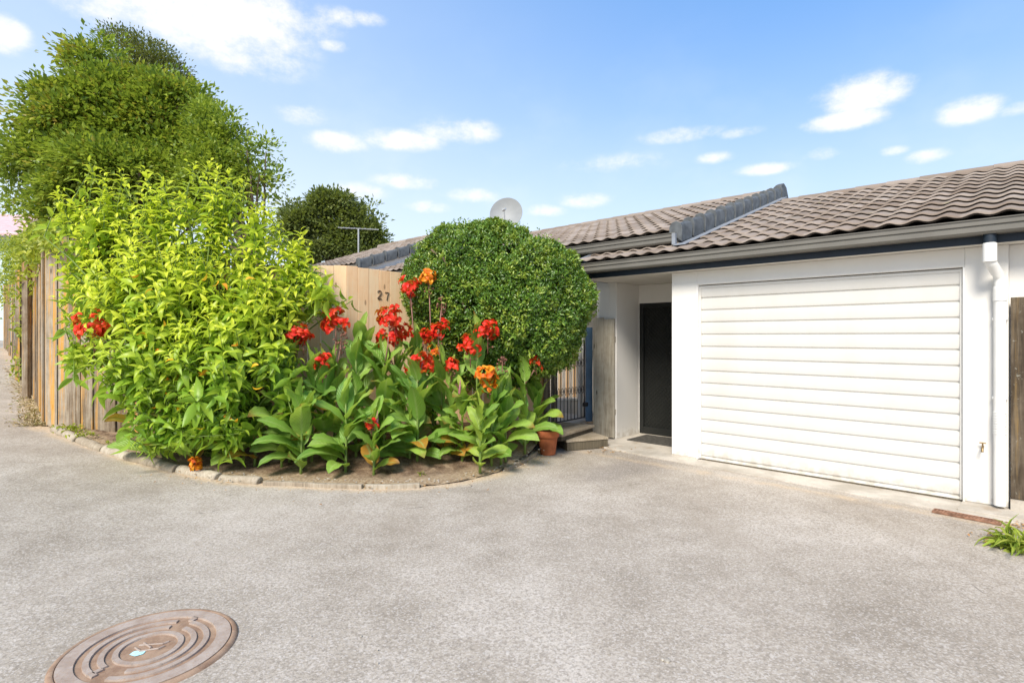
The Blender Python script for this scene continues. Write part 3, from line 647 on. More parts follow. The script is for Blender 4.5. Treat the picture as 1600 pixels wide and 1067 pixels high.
# ------------------------------------------------------------ fences
def gauge(P, w, gap=.004):
    """yield (start, dir) for boards along polyline P"""
    out = []
    for a, b in zip(P[:-1], P[1:]):
        a = Vector(a); b = Vector(b); L = (b-a).length; n = max(1, round(L/w)); d = (b-a)/L
        for i in range(n): out.append((a+d*(L*i/n), a+d*(L*(i+1)/n-gap), d, i))
    return out
def board_fence(name, P, ztop, zbot, w, mt, parent, thick=.022, gap=.006, jit=.01, tj=.012):
    """P list of (x,y); ztop/zbot functions of point"""
    m = MB()
    for a, b, d, i in gauge(P, w, gap):
        n = Vector((-d.y, d.x))*thick; off = Vector((-d.y, d.x))*RNG.normal()*jit*.5
        a = a+off; b = b+off; c = (a+b)/2; zt = ztop(c)+RNG.normal()*tj; zb = zbot(c)
        vs = []; M_ = 5; lean = RNG.normal()*.003
        for s_, q in ((0, a), (0, b), (1, b), (1, a)):
            for z in (zb, zt): vs.append((q.x+n.x*s_, q.y+n.y*s_, z))
        m.add(vs, [(0, 2, 3, 1), (2, 4, 5, 3), (4, 6, 7, 5), (6, 0, 1, 7), (1, 3, 5, 7), (6, 4, 2, 0)], random.random())
    return m.build(name, mt, parent, .003)
def zof(px_h): return px_h
of = empty('old_timber_fence', (-6.27, 7.55, 0), 0, label='tall weathered grey timber fence with orange lichen along the left of the driveway', cat='fence')
OFO = Vector((-6.27, 7.55))
def loc(P): return [(x-OFO.x, y-OFO.y) for x, y in P]
far = loc(FA); near = loc([(-6.35, 7.5), (-5.52, 7.26), (-4.74, 7.0), (-3.9, 6.86), (-3.3, 6.85)])
ztf = lambda c: float(np.interp(c.x+OFO.x, [-16.6, -11.9, -6.27, -4.7, -3.3], [3.2, 2.92, 2.84, 2.70, 2.5])); zbf = lambda c: float(gz(c.x+OFO.x))-.03
board_fence('board_panel', far, ztf, zbf, .19, 'old_timber', of, jit=.03, tj=.03, gap=.012); board_fence('board_panel', near, ztf, zbf, .20, 'old_timber', of, gap=.014, jit=.02, thick=.03)
for (x, y) in loc([(-8.3, 9.42), (-10.2, 11.4)]): MB().box(x-.05, x+.05, y-.05, y+.05, 0.2, 2.85, .3).build('post', 'old_timber', of, .005)
pf = empty('pine_fence', (-2.0, 7.0, 0), 0, label='new pale pine paling fence behind the red cannas with the digits 2 and 7', cat='fence')
PFP = [(-3.25, 6.55), (-2.07, 6.9), (-1.28, 7.6), (-1.02, 7.83), (.50, 7.93)]; PO = Vector((-2.0, 7.0))
PL = [(x-PO.x, y-PO.y) for x, y in PFP]
ztp = lambda c: float(np.interp(c.x+PO.x, [-3.3, -2.07, -1.28, -1.05, -.95, .6], [2.33, 2.372, 2.325, 2.30, 2.0, 2.0])); zbp = lambda c: .12
board_fence('board_panel', PL, ztp, zbp, .152, 'pine', pf, gap=.003, jit=.002, tj=.002)
for (x, y) in ((.50, 7.90), (.60, 7.86)): MB().box(x-PO.x-.045, x-PO.x+.045, y-PO.y-.045, y-PO.y+.045, .05, 1.9, random.random()).build('post', 'grey_timber', pf, .005)
def digit(ch, px, py, h):
    # stroke digits built as thin solid shapes facing the camera side of the fence
    t0 = Vector((-2.07, 6.9)); t1 = Vector((-1.28, 7.6)); d = (t1-t0).normalized(); n = Vector((d.y, -d.x))
    k = (px-800)/F; s_ = (k*t0.y-t0.x)/(d.x-k*d.y); P = t0+d*s_; z = CH+(HZ-py)*P.y/F; P = P+n*.006
    S = {'2': [(-.28, .30), (-.16, .46), (.05, .5), (.24, .42), (.28, .24), (.18, .05), (-.28, -.46), (-.26, -.5), (.30, -.5)], '7': [(-.28, .5), (.30, .5), (.12, .1), (-.02, -.5)]}[ch]
    m = MB(); m.tube([(P.x+d.x*a*h*.9-PO.x, P.y+d.y*a*h*.9-PO.y, z+b*h) for a, b in S], h*.065, 6)
    m.build('house_number', 'digit', pf)
digit('2', 592.5, 460.5, .105); digit('7', 604.0, 463, .098)
# weathered panel right of the gate
gp = empty('side_fence', H(-1.62, .50), TH, label='weathered grey timber panel of upright boards between the gate and the porch wall', cat='fence')
board_fence('board_panel', [(-.218, -.02), (.155, -.02)], lambda c: 1.76-.02*(c.x > 0), lambda c: .02, .165, 'grey_timber', gp, gap=.004, tj=.008)
box('rail', 'grey_timber', gp, -.215, .15, .005, .05, .35, .43); box('rail', 'grey_timber', gp, -.215, .15, .005, .05, 1.4, 1.48)
bp = at(920, 560, 8.36)
bpo = MB().box(bp.x-.05, bp.x+.05, 8.31, 8.41, .2, 1.62).build('gate_post', 'blue_paint', None, .006); tag(bpo, 'square blue painted post at the latch side of the iron gate', 'post')
# right-hand fence
rf = empty('timber_fence', H(2.758, -.02), TH, label='dark weathered timber fence at the right edge beside the white downpipe', cat='fence')
board_fence('board_panel', [(0.02, 0), (3.5, 0)], lambda c: 1.80, lambda c: .12, .19, 'dark_old_timber', rf, gap=.01, tj=.01)
box('base_board', 'concrete', rf, 0.02, 3.5, -.03, .05, -.02, .115)
# iron gate
gt = empty('iron_gate', (.575, 7.70, .27), atan2(.605, .53), label='black wrought iron bar gate at the top of the timber steps', cat='gate')
GL = .78; m = MB().tube([(0, 0, 0), (GL, 0, 0)], .011, 6).tube([(0, 0, 0), (0, 0, 1.15)], .011, 6).tube([(GL, 0, 0), (GL, 0, 1.15)], .011, 6).tube([(0, 0, 1.15), (GL, 0, 1.15)], .011, 6)
m.build('gate_frame', 'iron', gt)
m = MB()
for i in range(1, 9): m.tube([(GL*i/9, 0, 0), (GL*i/9, 0, 1.15)], .0065, 6)
m.build('bars', 'iron', gt)
for zc in (.42, .82):
    m = MB().tube([(0, 0, zc), (GL, 0, zc)], .003, 4)
    for i in range(0, 9):
        c = GL*(i+.5)/9; m.tube([(c+.024*sin(t), 0, zc+.055*cos(t)*1.0) for t in np.linspace(0, 2*pi, 11)], .004, 5, False)
    m.build('scroll_row', 'iron', gt)
MB().box(GL-.02, GL+.06, -.03, .02, .16, .22).tube([(GL+.0, -.03, .2), (GL-.10, -.03, .2)], .007, 6).build('latch', 'iron', gt, .003)
# steps
def slabq(name, pts, z0, z1, mt, label, cat='step', tint=.5):
    vs = [Vector((*p, z1)) for p in pts]+[Vector((*p, z0)) for p in pts]; n = len(pts)
    return MB().add(vs, [tuple(range(n))]+[tuple(range(2*n-1, n-1, -1))]+[(i, n+i, n+(i+1) % n, (i+1) % n) for i in range(n)], tint)
ls = empty('lower_step', (0, 0, 0), 0, label='low timber step with a dark mossy riser beside the terracotta pot', cat='step')
slabq('', [(.715, 7.125), (1.285, 7.365), (1.06, 7.93), (.56, 7.72)], .0, .108, '', '').build('riser', 'dark_timber', ls, .006)
slabq('', [(.705, 7.110), (1.292, 7.357), (1.06, 7.95), (.54, 7.74)], .110, .140, '', '', tint=.3).build('tread', 'step_timber', ls, .005)
us_ = empty('upper_step', (0, 0, 0), 0, label='upper timber landing step directly below the iron gate', cat='step')
dd = Vector((.526, .76)).normalized(); A0 = Vector((.64, 7.02)); nn = Vector((-dd.y, dd.x)); m = MB()
for i in range(7):
    s0 = A0+nn*(i*.095-.0); L = .93; q = [s0, s0+dd*L, s0+dd*L+nn*.09, s0+nn*.09]; b_ = slabq('', [tuple(x) for x in q], .20, .232, '', '', tint=random.random()); o = len(m.v); m.v += b_.v; m.f += [tuple(k+o for k in f) for f in b_.f]; m.t += b_.t
m.build('tread', 'step_timber', us_, .003)
slabq('', [tuple(A0+dd*.02+nn*.02), tuple(A0+dd*.9+nn*.02), tuple(A0+dd*.9+nn*.62), tuple(A0+dd*.02+nn*.62)], .14, .198, '', '', tint=.2).build('riser', 'dark_timber', us_, .003)
# the yard behind the gate
tag(MB().add([(-8.9, 12, .23), (.2, 7.98, .23), (.70, 7.72, .23), (1.15, 8.32, .23), (1.0, 8.9, .23), (-4., 14.5, .23), (-8, 17, .23)], [tuple(range(7))]).build('yard_paving', 'yard_concrete', None), kind='structure')
yw = empty('low_yard_wall', at(860, 600, 9.4), 0, label='low white rendered wall seen through the gate bars', cat='wall')
box('wall', 'white_wall', yw, -.9, .62, 0, .14, -.9, -.28, .01); box('coping', 'trim_white', yw, -.92, .64, -.02, .16, -.28, -.24, .005)
yp = at(907, 600, 8.75); o = MB().box(yp.x-.038, yp.x+.038, 8.7, 8.78, .23, 1.75).build('white_post', 'trim_white', None, .005); tag(o, 'slim white painted post just behind the blue gate post', 'post')
yf = empty('picket_screen', at(875, 600, 9.9), 0, label='brown slatted screen in the yard seen through the gate bars', cat='screen')
m = MB()
for i in range(9): x = -.55+i*.13; m.box(x, x+.055, 0, .02, -.55, .95, random.random())
m.build('slats', 'pine', yf, .003); box('backing', 'white_wall', yf, -.6, .62, .05, .08, -.5, .6)
# neighbour far left
nb = empty('neighbour_house', (-19.3, 21, .62), radians(10), label='neighbouring pale blue house with a faded pink roof at the far left', cat='house')
box('wall', 'neigh_wall', nb, -7, 1.0, 0, 7, .5, 4.7, .02); box('fascia', 'trim_white', nb, -7.2, 1.42, -.35, -.31, 4.62, 4.78)
MB().prism([(-.4, 4.75), (3.5, 6.2), (7.4, 4.75), (7.4, 4.65), (3.5, 6.05), (-.4, 4.65)], -7.3, 1.5).build('roof', 'pinkroof', nb)
# pot
pot = empty('terracotta_pot', (.452, 6.93, .0), 0, label='terracotta flower pot on the ground left of the timber steps', cat='plant pot')
MB().lathe([(0, .002), (.088, .002), (.094, .006), (.122, .222), (.126, .226), (.140, .228), (.143, .232), (.146, .285), (.150, .298), (.148, .306), (.138, .306), (.134, .298), (.128, .23), (.120, .228), (.116, .21)], n=48).build('pot_body', 'terracotta', pot, autos=35)
MB().lathe([(0, .235), (.12, .23)], n=24).build('soil', 'soil_dark', pot)
#@@PLANTS
# ------------------------------------------------------------ trees
def lobes_to_world(L):
    out = []
    for px, py, rx, ry, Y, w_ in L:
        c = at(px, py, Y); out.append((np.array(c), rx*Y/F, ry*Y/F, w_))
    return out
def crown(name, lobes, n, LL, WW, mat, parent, origin, depth=.8, clump=.32, per=26, youngf=None, tpl=T_FOLD, shell=.55, holes=2):
    """leaf clumps spread through a set of ellipsoid lobes"""
    W = lobes_to_world(lobes); wts = np.array([w_*rx*ry for _, rx, ry, w_ in W]); wts /= wts.sum()
    nc = n//per; idx = RNG.choice(len(W), nc, p=wts)
    C = np.array([W[i][0] for i in idx]); R = np.array([(W[i][1], depth*.5*(W[i][1]+W[i][2]), W[i][2]) for i in idx])
    d = rdir(nc); rad = RNG.uniform(shell, 1.0, nc)**.6*(1+RNG.normal(size=nc)*.045)
    CC = C+d*R*rad[:, None]; keep = (np.sin(CC[:, 0]*2.9+1.3*np.sin(CC[:, 2]*2.1))*np.sin(CC[:, 2]*3.3+1.7*np.sin(CC[:, 0]*1.9))*np.cos(CC[:, 1]*1.5)) > -holes; CC = CC[keep]; d = d[keep]; nc = len(CC); cs = clump*(.55+.9*RNG.random(nc))
    out = unit(d*np.array([1, 1, 1])+np.array([0, 0, .25]))
    k = np.repeat(np.arange(nc), per); m = len(k)
    q = RNG.normal(size=(m, 3)); q = q/np.maximum(1, np.linalg.norm(q, axis=1, keepdims=True)/1.5)
    P = CC[k]+q*cs[k][:, None]*np.array([.62, .62, .40])
    D = unit(out[k]*.6+unit(q)*.75+rdir(m)*.55); N = unit(out[k]*.7+np.array([0, 0, .9])+rdir(m)*.55)
    ct = RNG.random(nc); tint = np.clip(ct[k]*.75+RNG.random(m)*.25, 0, 1)
    yg = np.zeros(m) if youngf is None else youngf(P, ct[k])
    sc = .7+.6*RNG.random(m)
    return leaf_batch(name, P-np.array(origin), D, N, LL*sc, WW*sc, tint, yg, mat, parent, tpl), CC
def sublobes(L, k, small=.42):
    out = [(a, b, c*.93, d*.93, e, f*.75) for a, b, c, d, e, f in L]; w_ = np.array([c*d for _, _, c, d, _, _ in L]); w_ = w_/w_.sum()
    for _ in range(k):
        a, b, c, d, e, f = L[RNG.choice(len(L), p=w_)]; v = rdir(1)[0]; r = RNG.uniform(.6, 1.0); s_ = RNG.uniform(.26, small+.1)
        out.append((a+v[0]*c*r, b+v[2]*d*r, c*s_+3, d*s_*.9+3, e-abs(v[1])*r*.5*(c+d)*e/F*.8, f*2.2))
    return out
def limbs(name, base, targets, r0, mat, parent, origin, sway=.25, bend=.45):
    m = MB(); base = np.array(base, float); o = np.array(origin)
    for t, r in targets:
        t = np.array(t, float); mid = base*(1-bend)+t*bend; mid[2] += .15*np.linalg.norm(t-base); mid += RNG.normal(size=3)*sway*.5
        pts = [];
        for s_ in np.linspace(0, 1, 9):
            p = base*(1-s_)**2+2*mid*s_*(1-s_)+t*s_*s_; pts.append(Vector(p-o+RNG.normal(size=3)*.01*(0 < s_ < 1)))
        m.tube(pts, [r*(1-.82*s_)+.006 for s_ in np.linspace(0, 1, 9)], 8, tint=random.random())
    return m.build(name, mat, parent, 0, True)
def tree(name, lobes, base, n, LL, WW, mat, label, hbole=1.8, r=.16, nl=26, **kw):
    t = empty(name, base, 0, label=label, cat='tree', group=kw.pop('group', None))
    _, CC = crown('crown', lobes, n, LL, WW, mat, t, base, **kw)
    top = np.array(base)+np.array([.05, 0, hbole]); MB().tube([(0, 0, -.3), (.02, 0, hbole*.5), (.05, 0, hbole+.1)], [r*1.25, r*1.05, r*.9], 14).build('trunk', 'bark', t, 0, True)
    sel = RNG.choice(len(CC), nl, replace=False)
    limbs('limbs', top-np.array([0, 0, .1]), [(CC[i], r*RNG.uniform(.28, .55)) for i in sel], r, 'bark', t, base)
    return t
ty = 12.6
big = [(205,145,66,48,ty+.3,1),(150,105,46,46,ty,1),(165,78,26,26,ty,.8),(275,130,30,26,ty+.2,.6),(95,180,72,50,ty-.3,1),(170,190,95,70,ty,1.1),(255,170,70,66,ty+.2,1.1),(60,245,66,52,ty-.2,1.1),(150,265,100,60,ty-.6,1.2),(250,260,82,62,ty-.4,1.2),(20,300,50,44,ty,1),(95,320,70,42,ty-.4,1),(300,215,46,55,ty,1.1),(190,330,80,45,ty-.3,1),(290,315,66,45,ty,1),(30,220,34,30,ty,.7),(120,95,34,30,ty,.8),(60,165,20,22,ty,.3),(35,190,14,22,ty,.2),(110,120,24,20,ty,.3),(15,255,22,18,ty,.3),(225,120,26,22,ty-.5,.5),(300,160,22,22,ty,.4),(180,95,18,30,ty-.4,.5)]
big = [(a, b, c-11, d-11, e, f) for a, b, c, d, e, f in big]; side = None
big = sublobes(big, 75)
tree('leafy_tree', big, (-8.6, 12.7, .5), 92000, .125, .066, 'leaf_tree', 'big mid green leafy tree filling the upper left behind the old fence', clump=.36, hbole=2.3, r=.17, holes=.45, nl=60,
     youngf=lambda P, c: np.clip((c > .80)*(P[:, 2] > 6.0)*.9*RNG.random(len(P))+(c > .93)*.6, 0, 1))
side = [(330,285,60,60,11.6,1.0),(320,200,34,50,11.8,.8),(360,205,36,36,11.3,.9),(395,245,40,34,11.2,.8),(425,285,28,34,11.0,.7),(365,280,44,44,11.2,.8),(338,232,40,44,11.5,.9),(400,315,34,26,11.2,.5),(340,320,44,34,11.3,.7),(440,245,14,16,11,.25),(436,315,16,26,11,.4)]
side = [(a, b, c-7, d-7, e, f) for a, b, c, d, e, f in side]
side = sublobes(side, 34)
tree('open_tree', side, (-5.2, 11.3, .35), 16500, .100, .052, 'leaf_tree', 'loose small leaved tree with sky showing through, right of the big leafy tree', clump=.24, hbole=2.2, r=.09, per=20, nl=34, holes=.35)
back = [(205,82,34,30,16.5,1),(232,96,36,30,16.5,1),(258,120,34,28,16.5,1),(180,62,18,16,16.5,.8),(280,148,24,26,16.5,.9),(230,170,80,60,16.5,1),(310,190,30,44,16.5,.7)]
tree('dark_tree', back, (-10.6, 16.6, .7), 26000, .085, .040, 'leaf_dark', 'darker olive tree rising behind the top right side of the big leafy tree', clump=.30, hbole=4, r=.2)
farl = [(470,348,26,30,26,1),(505,335,34,32,26,1),(525,322,28,20,26,1),(500,375,46,30,26,1.1),(548,362,30,30,26,1),(572,350,24,26,26,.9),(575,332,16,16,26,.6),(585,378,26,20,26,.9),(455,380,34,26,26,1),(545,388,44,18,26,1),(440,345,22,26,26,.6),(563,322,7,8,26,.3)]
farl = sublobes(farl, 26, .35)
tree('dense_tree', farl, (-8.5, 26, .5), 26000, .20, .10, 'leaf_far', 'distant rounded dark tree behind the television antenna', clump=.42, hbole=3.5, r=.3, nl=18)

# ------------------------------------------------------------ clipped round shrub
def round_shrub():
    base = (-.15, 7.15, .25); t = empty('round_shrub', base, 0, label='dense round clipped shrub with small glossy leaves right of the numbered fence', cat='shrub')
    L = [(738,446,100,92,7.2,1.),(815,488,106,106,7.1,1.),(782,466,130,104,7.3,.6),(695,462,58,78,7.2,.5),(772,552,82,56,7.2,.6),(845,440,64,58,7.1,.4),(770,395,66,46,7.2,.4)]
    W = lobes_to_world(L); P = []; O = []
    while sum(map(len, P)) < 62000:
        i = RNG.integers(len(W)); c, rx, rz, _ = W[i]; n = 6000; R = np.array([rx, .95*(rx+rz)/2, rz]); d = rdir(n)
        bump = 1+.045*np.sin(d[:, 0]*5+d[:, 2]*4+i*2)+.04*np.sin(d[:, 0]*9-d[:, 2]*7+i)+.03*np.sin(d[:, 2]*17-d[:, 1]*13)+RNG.normal(size=n)*.018
        shell = 1-RNG.exponential(.045, n); p = c+d*R*(bump*shell)[:, None]; ok = np.ones(n, bool)
        for j, (c2, rx2, rz2, _) in enumerate(W):
            if j != i: ok &= (((p-c2)/np.array([rx2, .95*(rx2+rz2)/2, rz2]))**2).sum(1) > .84
        P.append(p[ok]); O.append(unit(d[ok]/R))
    P = np.concatenate(P); O = np.concatenate(O); m = len(P)
    # gather into sprigs so the surface breaks into small tufts
    cell = np.floor(P/.085).astype(int); h = (cell[:, 0]*73856093 ^ cell[:, 1]*19349663 ^ cell[:, 2]*83492791) % 9973; ct = (h/9973.)
    P = P+O*((ct-.5)*.075)[:, None]
    D = unit(O*.55+rdir(m)*.8+np.array([0, 0, .35])); N = unit(O+rdir(m)*.6+np.array([0, 0, .3]))
    tint = np.clip(ct*.5+RNG.random(m)*.5, 0, 1); yg = (ct > .80)*RNG.random(m)*.8+(RNG.random(m) > .975)*.8
    leaf_batch('crown', P-np.array(base), D, N, .048*(.7+.6*RNG.random(m)), .022, tint, yg, 'leaf_round', t, T_SMALL)
    # fine shoots standing proud at the top left
    n = 420; d = rdir(n); d[:, 2] = np.abs(d[:, 2])+.35; d = unit(d); i = RNG.integers(0, 3, n); c = np.array([W[k][0] for k in i]); R = np.array([(W[k][1], W[k][1], W[k][2]) for k in i])
    q = c+d*R*(1.02+RNG.random(n)*.09)[:, None]; q = np.repeat(q, 4, 0)+RNG.normal(size=(n*4, 3))*.02
    leaf_batch('shoots', q-np.array(base), rdir(n*4)+np.array([0, 0, .4]), rdir(n*4), .038, .018, RNG.random(n*4), RNG.random(n*4)*.5, 'leaf_round', t, T_SMALL)
    # inner twigs and dark inner leaves
    m2 = 9000; i = RNG.integers(0, 3, m2); c = np.array([W[k][0] for k in i]); R = np.array([(W[k][1], W[k][1]*.9, W[k][2]) for k in i])
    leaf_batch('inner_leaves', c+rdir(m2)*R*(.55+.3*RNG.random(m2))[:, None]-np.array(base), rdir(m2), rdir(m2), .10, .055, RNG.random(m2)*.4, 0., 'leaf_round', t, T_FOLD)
    MB().tube([(0, 0, -.2), (.02, 0, .3), (0, 0, .8)], [.07, .06, .05], 10).build('trunk', 'bark', t, 0, True)
    limbs('limbs', (-.15, 7.15, .8), [(np.array(W[0][0])+rdir(1)[0]*.8, .025) for _ in range(14)], .03, 'bark', t, base)
round_shrub()

# ------------------------------------------------------------ tall lime shrub
def tall_shrub():
    base = np.array((-3.55, 6.25, .12)); t = empty('tall_shrub', tuple(base), 0, label='tall sprawling lime green shrub with lance shaped leaves spilling over the old fence', cat='shrub')
    # (px,py,rx,ry,Y, number of shoots, up, length)
    L = [(px_, py_, 7, 5, 6.4, 3, 2.2, .6) for px_, py_ in ((145,256),(160,275),(190,272),(228,266),(258,282),(300,256),(325,252),(340,262),(358,266),(380,280),(425,335),(95,300),(470,365),(410,318),(165,300))]+[(165,318,60,34,6.5,18,1.2,.6),(250,310,60,30,6.45,14,1.2,.6),(335,315,56,38,6.4,16,1.2,.6),(395,330,34,24,6.4,9,1.1,.5),(105,320,22,16,6.5,5,1.1,.45),(190,372,92,62,6.55,52,1.0,.62),(300,372,92,60,6.45,50,1.0,.62),(380,395,60,50,6.35,24,.9,.6),(250,450,120,80,6.05,100,.75,.6),(160,450,66,84,6.3,50,.6,.55),(150,330,34,28,6.5,10,1.2,.5),
         (355,480,88,84,5.95,84,.7,.55),(230,550,92,76,5.8,74,.5,.5),(330,580,84,84,5.75,76,.5,.5),(430,470,56,64,6.15,34,.7,.5),(498,440,32,30,6.2,11,.6,.42),(515,470,20,40,6.35,5,.4,.35),(470,410,44,34,6.35,18,.9,.5),
         (270,650,70,60,5.75,44,.3,.42),(130,545,34,26,6.1,9,.2,.45),(345,655,54,50,5.7,30,.3,.4),(430,540,44,60,5.95,26,.6,.45),(130,400,44,50,6.45,18,.7,.5),(465,385,20,18,6.4,7,.9,.5),(120,555,20,12,6.0,3,.1,.45),(430,345,20,16,6.4,3,1.1,.45)]
    P = []; D = []; N = []; LN = []; YG_LIT = []; TI = []; stems = MB()
    roots = [base+np.array([RNG.normal()*.28, RNG.normal()*.10, 0]) for _ in range(14)]
    for px, py, rx, ry, Y, n, up, ln in L:
        c = np.array(at(px, py, Y)); R = np.array([rx*Y/F, .42*(rx+ry)*Y/F*.9, ry*Y/F])
        for _ in range(n):
            d = rdir(1)[0]; d[1] = -abs(d[1]) if RNG.random() < .72 else abs(d[1]); d = unit(d); inner = RNG.random() < .3
            rad = RNG.uniform(.3, .8) if inner else RNG.uniform(.85, 1.05)
            tip = c+d*R*rad; tip[2] = max(tip[2], .28)
            out = unit(d*np.array([.9, .9, .6])+np.array([0, 0, up])+RNG.normal(size=3)*.22)
            l = ln*RNG.uniform(.7, 1.25); st = tip-out*l; mid = (st+tip)/2+np.array([0, 0, -.04])-d*.04
            nn_ = int(l/.043); az0 = RNG.random()*6.28; lush = RNG.random()
            for k in range(nn_):
                s_ = k/(nn_-1); p = st*(1-s_)**2+2*mid*s_*(1-s_)+tip*s_*s_; tg = unit(2*(1-s_)*(mid-st)+2*s_*(tip-mid))
                a = unit(np.cross(tg, np.array([.3, .2, 1.]))); b = np.cross(tg, a)
                phi = az0+k*2.4; rdl = a*cos(phi)+b*sin(phi)
                up_a = .15+1.15*s_**2.2      # young leaves fold up around the tip
                dl = unit(rdl+tg*up_a+np.array([0, 0, -.22*(1-s_)])+RNG.normal(size=3)*.13)
                P.append(p); D.append(dl); N.append(unit(tg*1.0-rdl*.25*up_a+np.array([0, 0, .35])+RNG.normal(size=3)*.12))
                LN.append((.205 if Y < 6.2 else .18)*(1-.55*s_**3)*RNG.uniform(.75, 1.2)*(.82+.36*lush))
                z = p[2]; hy = min(1, max(0, (z-.85)/1.4)); YG_LIT.append(min(1, max(0, (.18+.82*s_**1.6)*hy*1.05+.30*s_**4+RNG.normal()*.07)))  # young tips are yellower; the height factor paints sunlight onto upper leaves
                TI.append(min(1, max(0, lush*.45+RNG.random()*.55)))
            if not inner or RNG.random() < .3: stems.tube([tuple(st*(1-s_)**2+2*mid*s_*(1-s_)+tip*s_*s_-base) for s_ in (0, .35, .7, 1)], [.006, .005, .004, .002], 5, False)
            if RNG.random() < .30:
                r0 = roots[RNG.integers(14)]; pts = [r0*(1-s_)**2+2*np.array([(r0[0]*.5+st[0]*.5), (r0[1]+st[1])/2, .25*r0[2]+.75*st[2]])*s_*(1-s_)+st*s_*s_-base for s_ in np.linspace(0, 1, 7)]
                stems.tube([tuple(p) for p in pts], list(np.linspace(.016, .006, 7)), 6, False)
    P = np.array(P)-base; n = len(P); D = np.array(D); N = np.array(N); LN = np.array(LN); YG_LIT = np.array(YG_LIT); TI = np.array(TI)
    h = RNG.random(n) < .5
    for sel, tp_, nm in ((h, T_LANCE, 'foliage'), (~h, T_LANCE2, 'foliage')):
        leaf_batch(nm, P[sel], D[sel], N[sel], LN[sel], LN[sel]*.33, TI[sel], YG_LIT[sel], 'leaf_shrub', t, tp_, True)
    stems.build('stems', 'stem_green', t, 0, True)
    # a few spent orange leaves
    n = 26; c = np.stack([np.array(at(RNG.uniform(200, 420), RNG.uniform(430, 690), 5.6)) for _ in range(n)])
    leaf_batch('spent_leaves', c-base, rdir(n), rdir(n), .10, .045, RNG.random(n), .3, 'petal_orange', t, T_LANCE2, True)
    print('shrub leaves', len(P))
tall_shrub()

# ------------------------------------------------------------ climber over the old fence
def climber():
    base = np.array((-9.0, 10.1, .45)); t = empty('climbing_vine', tuple(base), 0, label='yellow green climbing vine hanging over the far end of the old timber fence', cat='vine')
    P = []; stems = MB()
    def fence_pt(px, py, off=.12):
        k = (px-800)/F
        for a, b in zip(FA[:-1], FA[1:]):
            ka, kb = a[0]/a[1], b[0]/b[1]
            if ka <= k <= kb or (k > kb and b == FA[-1]) or (k < ka and a == FA[0]):
                s_ = (k*a[1]-a[0])/((b[0]-a[0])-k*(b[1]-a[1])); Y = a[1]+s_*(b[1]-a[1])-off; return np.array(at(px, py, Y))
    trails = [((62,370),(40,470)),((45,380),(28,500)),((20,395),(12,470)),((66,385),(44,520)),((30,400),(48,560)),((72,360),(60,410)),((8,400),(4,480)),((50,360),(30,430)),((38,500),(40,590)),((55,400),(20,440))]
    for (a, b) in trails:
        n = 60; pa = [fence_pt(a[0]*(1-s_)+b[0]*s_+3*sin(s_*9), a[1]*(1-s_)+b[1]*s_, .10+.06*sin(s_*7)) for s_ in np.linspace(0, 1, n)]
        stems.tube([tuple(p-base) for p in pa[::4]], .006, 4, False)
        for p in pa:
            for _ in range(5): P.append(p+RNG.normal(size=3)*np.array([.10, .08, .06]))
    for _ in range(1500):
        px = RNG.uniform(-6, 84); py = 372+RNG.normal()*9+(14 if px < 45 else 0); P.append(fence_pt(px, py, RNG.uniform(-.15, .2)))
    P = np.array(P); n = len(P)
    leaf_batch('foliage', P-base, rdir(n)+np.array([0, -.3, -.2]), rdir(n)+np.array([0, -.6, .7]), .115*(.6+.7*RNG.random(n)), .055, RNG.random(n), RNG.random(n)**2, 'leaf_vine', t, T_SMALL)
    stems.build('stems', 'stem_brown', t)
climber()

# ------------------------------------------------------------ cannas
def canna_leaf(acc, base, azim, rise, L, W, arch, roll, dead=0., young_or_lit=0.):
    """broad blade: leaves the stem along the azimuth, arches over; acc gathers arrays"""
    nu, nv = 9, 5; h = Vector((cos(azim), sin(azim), 0)); side = Vector((-sin(azim), cos(azim), 0)); th = rise; p = Vector(base); V = []
    ds = L/(nu-1); t_ = random.random(); wav = random.uniform(2, 5); ph = random.random()*6; tw = (1 if cos(azim) > 0 else -1)*random.uniform(.2, 1.0)
    for i in range(nu):
        u = i/(nu-1); d = h*cos(th)+Vector((0, 0, 1))*sin(th); nr = -h*sin(th)+Vector((0, 0, 1))*cos(th)
        sd = (side*cos(tw*u)+nr*sin(tw*u)); nr2 = nr*cos(tw*u)-side*sin(tw*u)
        wd = W*.5*(sin(pi*min(1, max(0, u))**.78)**.72)*(1 if u < 1 else 0)+.004
        if u < .12: wd = max(wd*.55, .008)
        for j in range(nv):
            v = (j/(nv-1))*2-1; fold = roll*(1-.6*u)
            q = p+sd*(v*wd*cos(fold*abs(v)))+nr2*(abs(v)*wd*sin(fold)+.010*sin(wav*u*6.28+ph+v*2)*abs(v))
            V.append(q); acc['along'].append(u); acc['across'].append(v); acc['tint'].append(t_); acc['young_or_lit'].append(young_or_lit); acc['dead'].append(dead*(u > .55) if dead < 1 else 1.)
        p = p+d*ds; th -= arch/(nu-1)*(.5+1.2*u)
    o = len(acc['V']); acc['V'] += [tuple(v) for v in V]
    for i in range(nu-1):
        for j in range(nv-1): a = o+i*nv+j; acc['F'].append((a, a+1, a+nv+1, a+nv))
def new_acc(): return {k: [] for k in ('V', 'F', 'along', 'across', 'tint', 'young_or_lit', 'dead')}
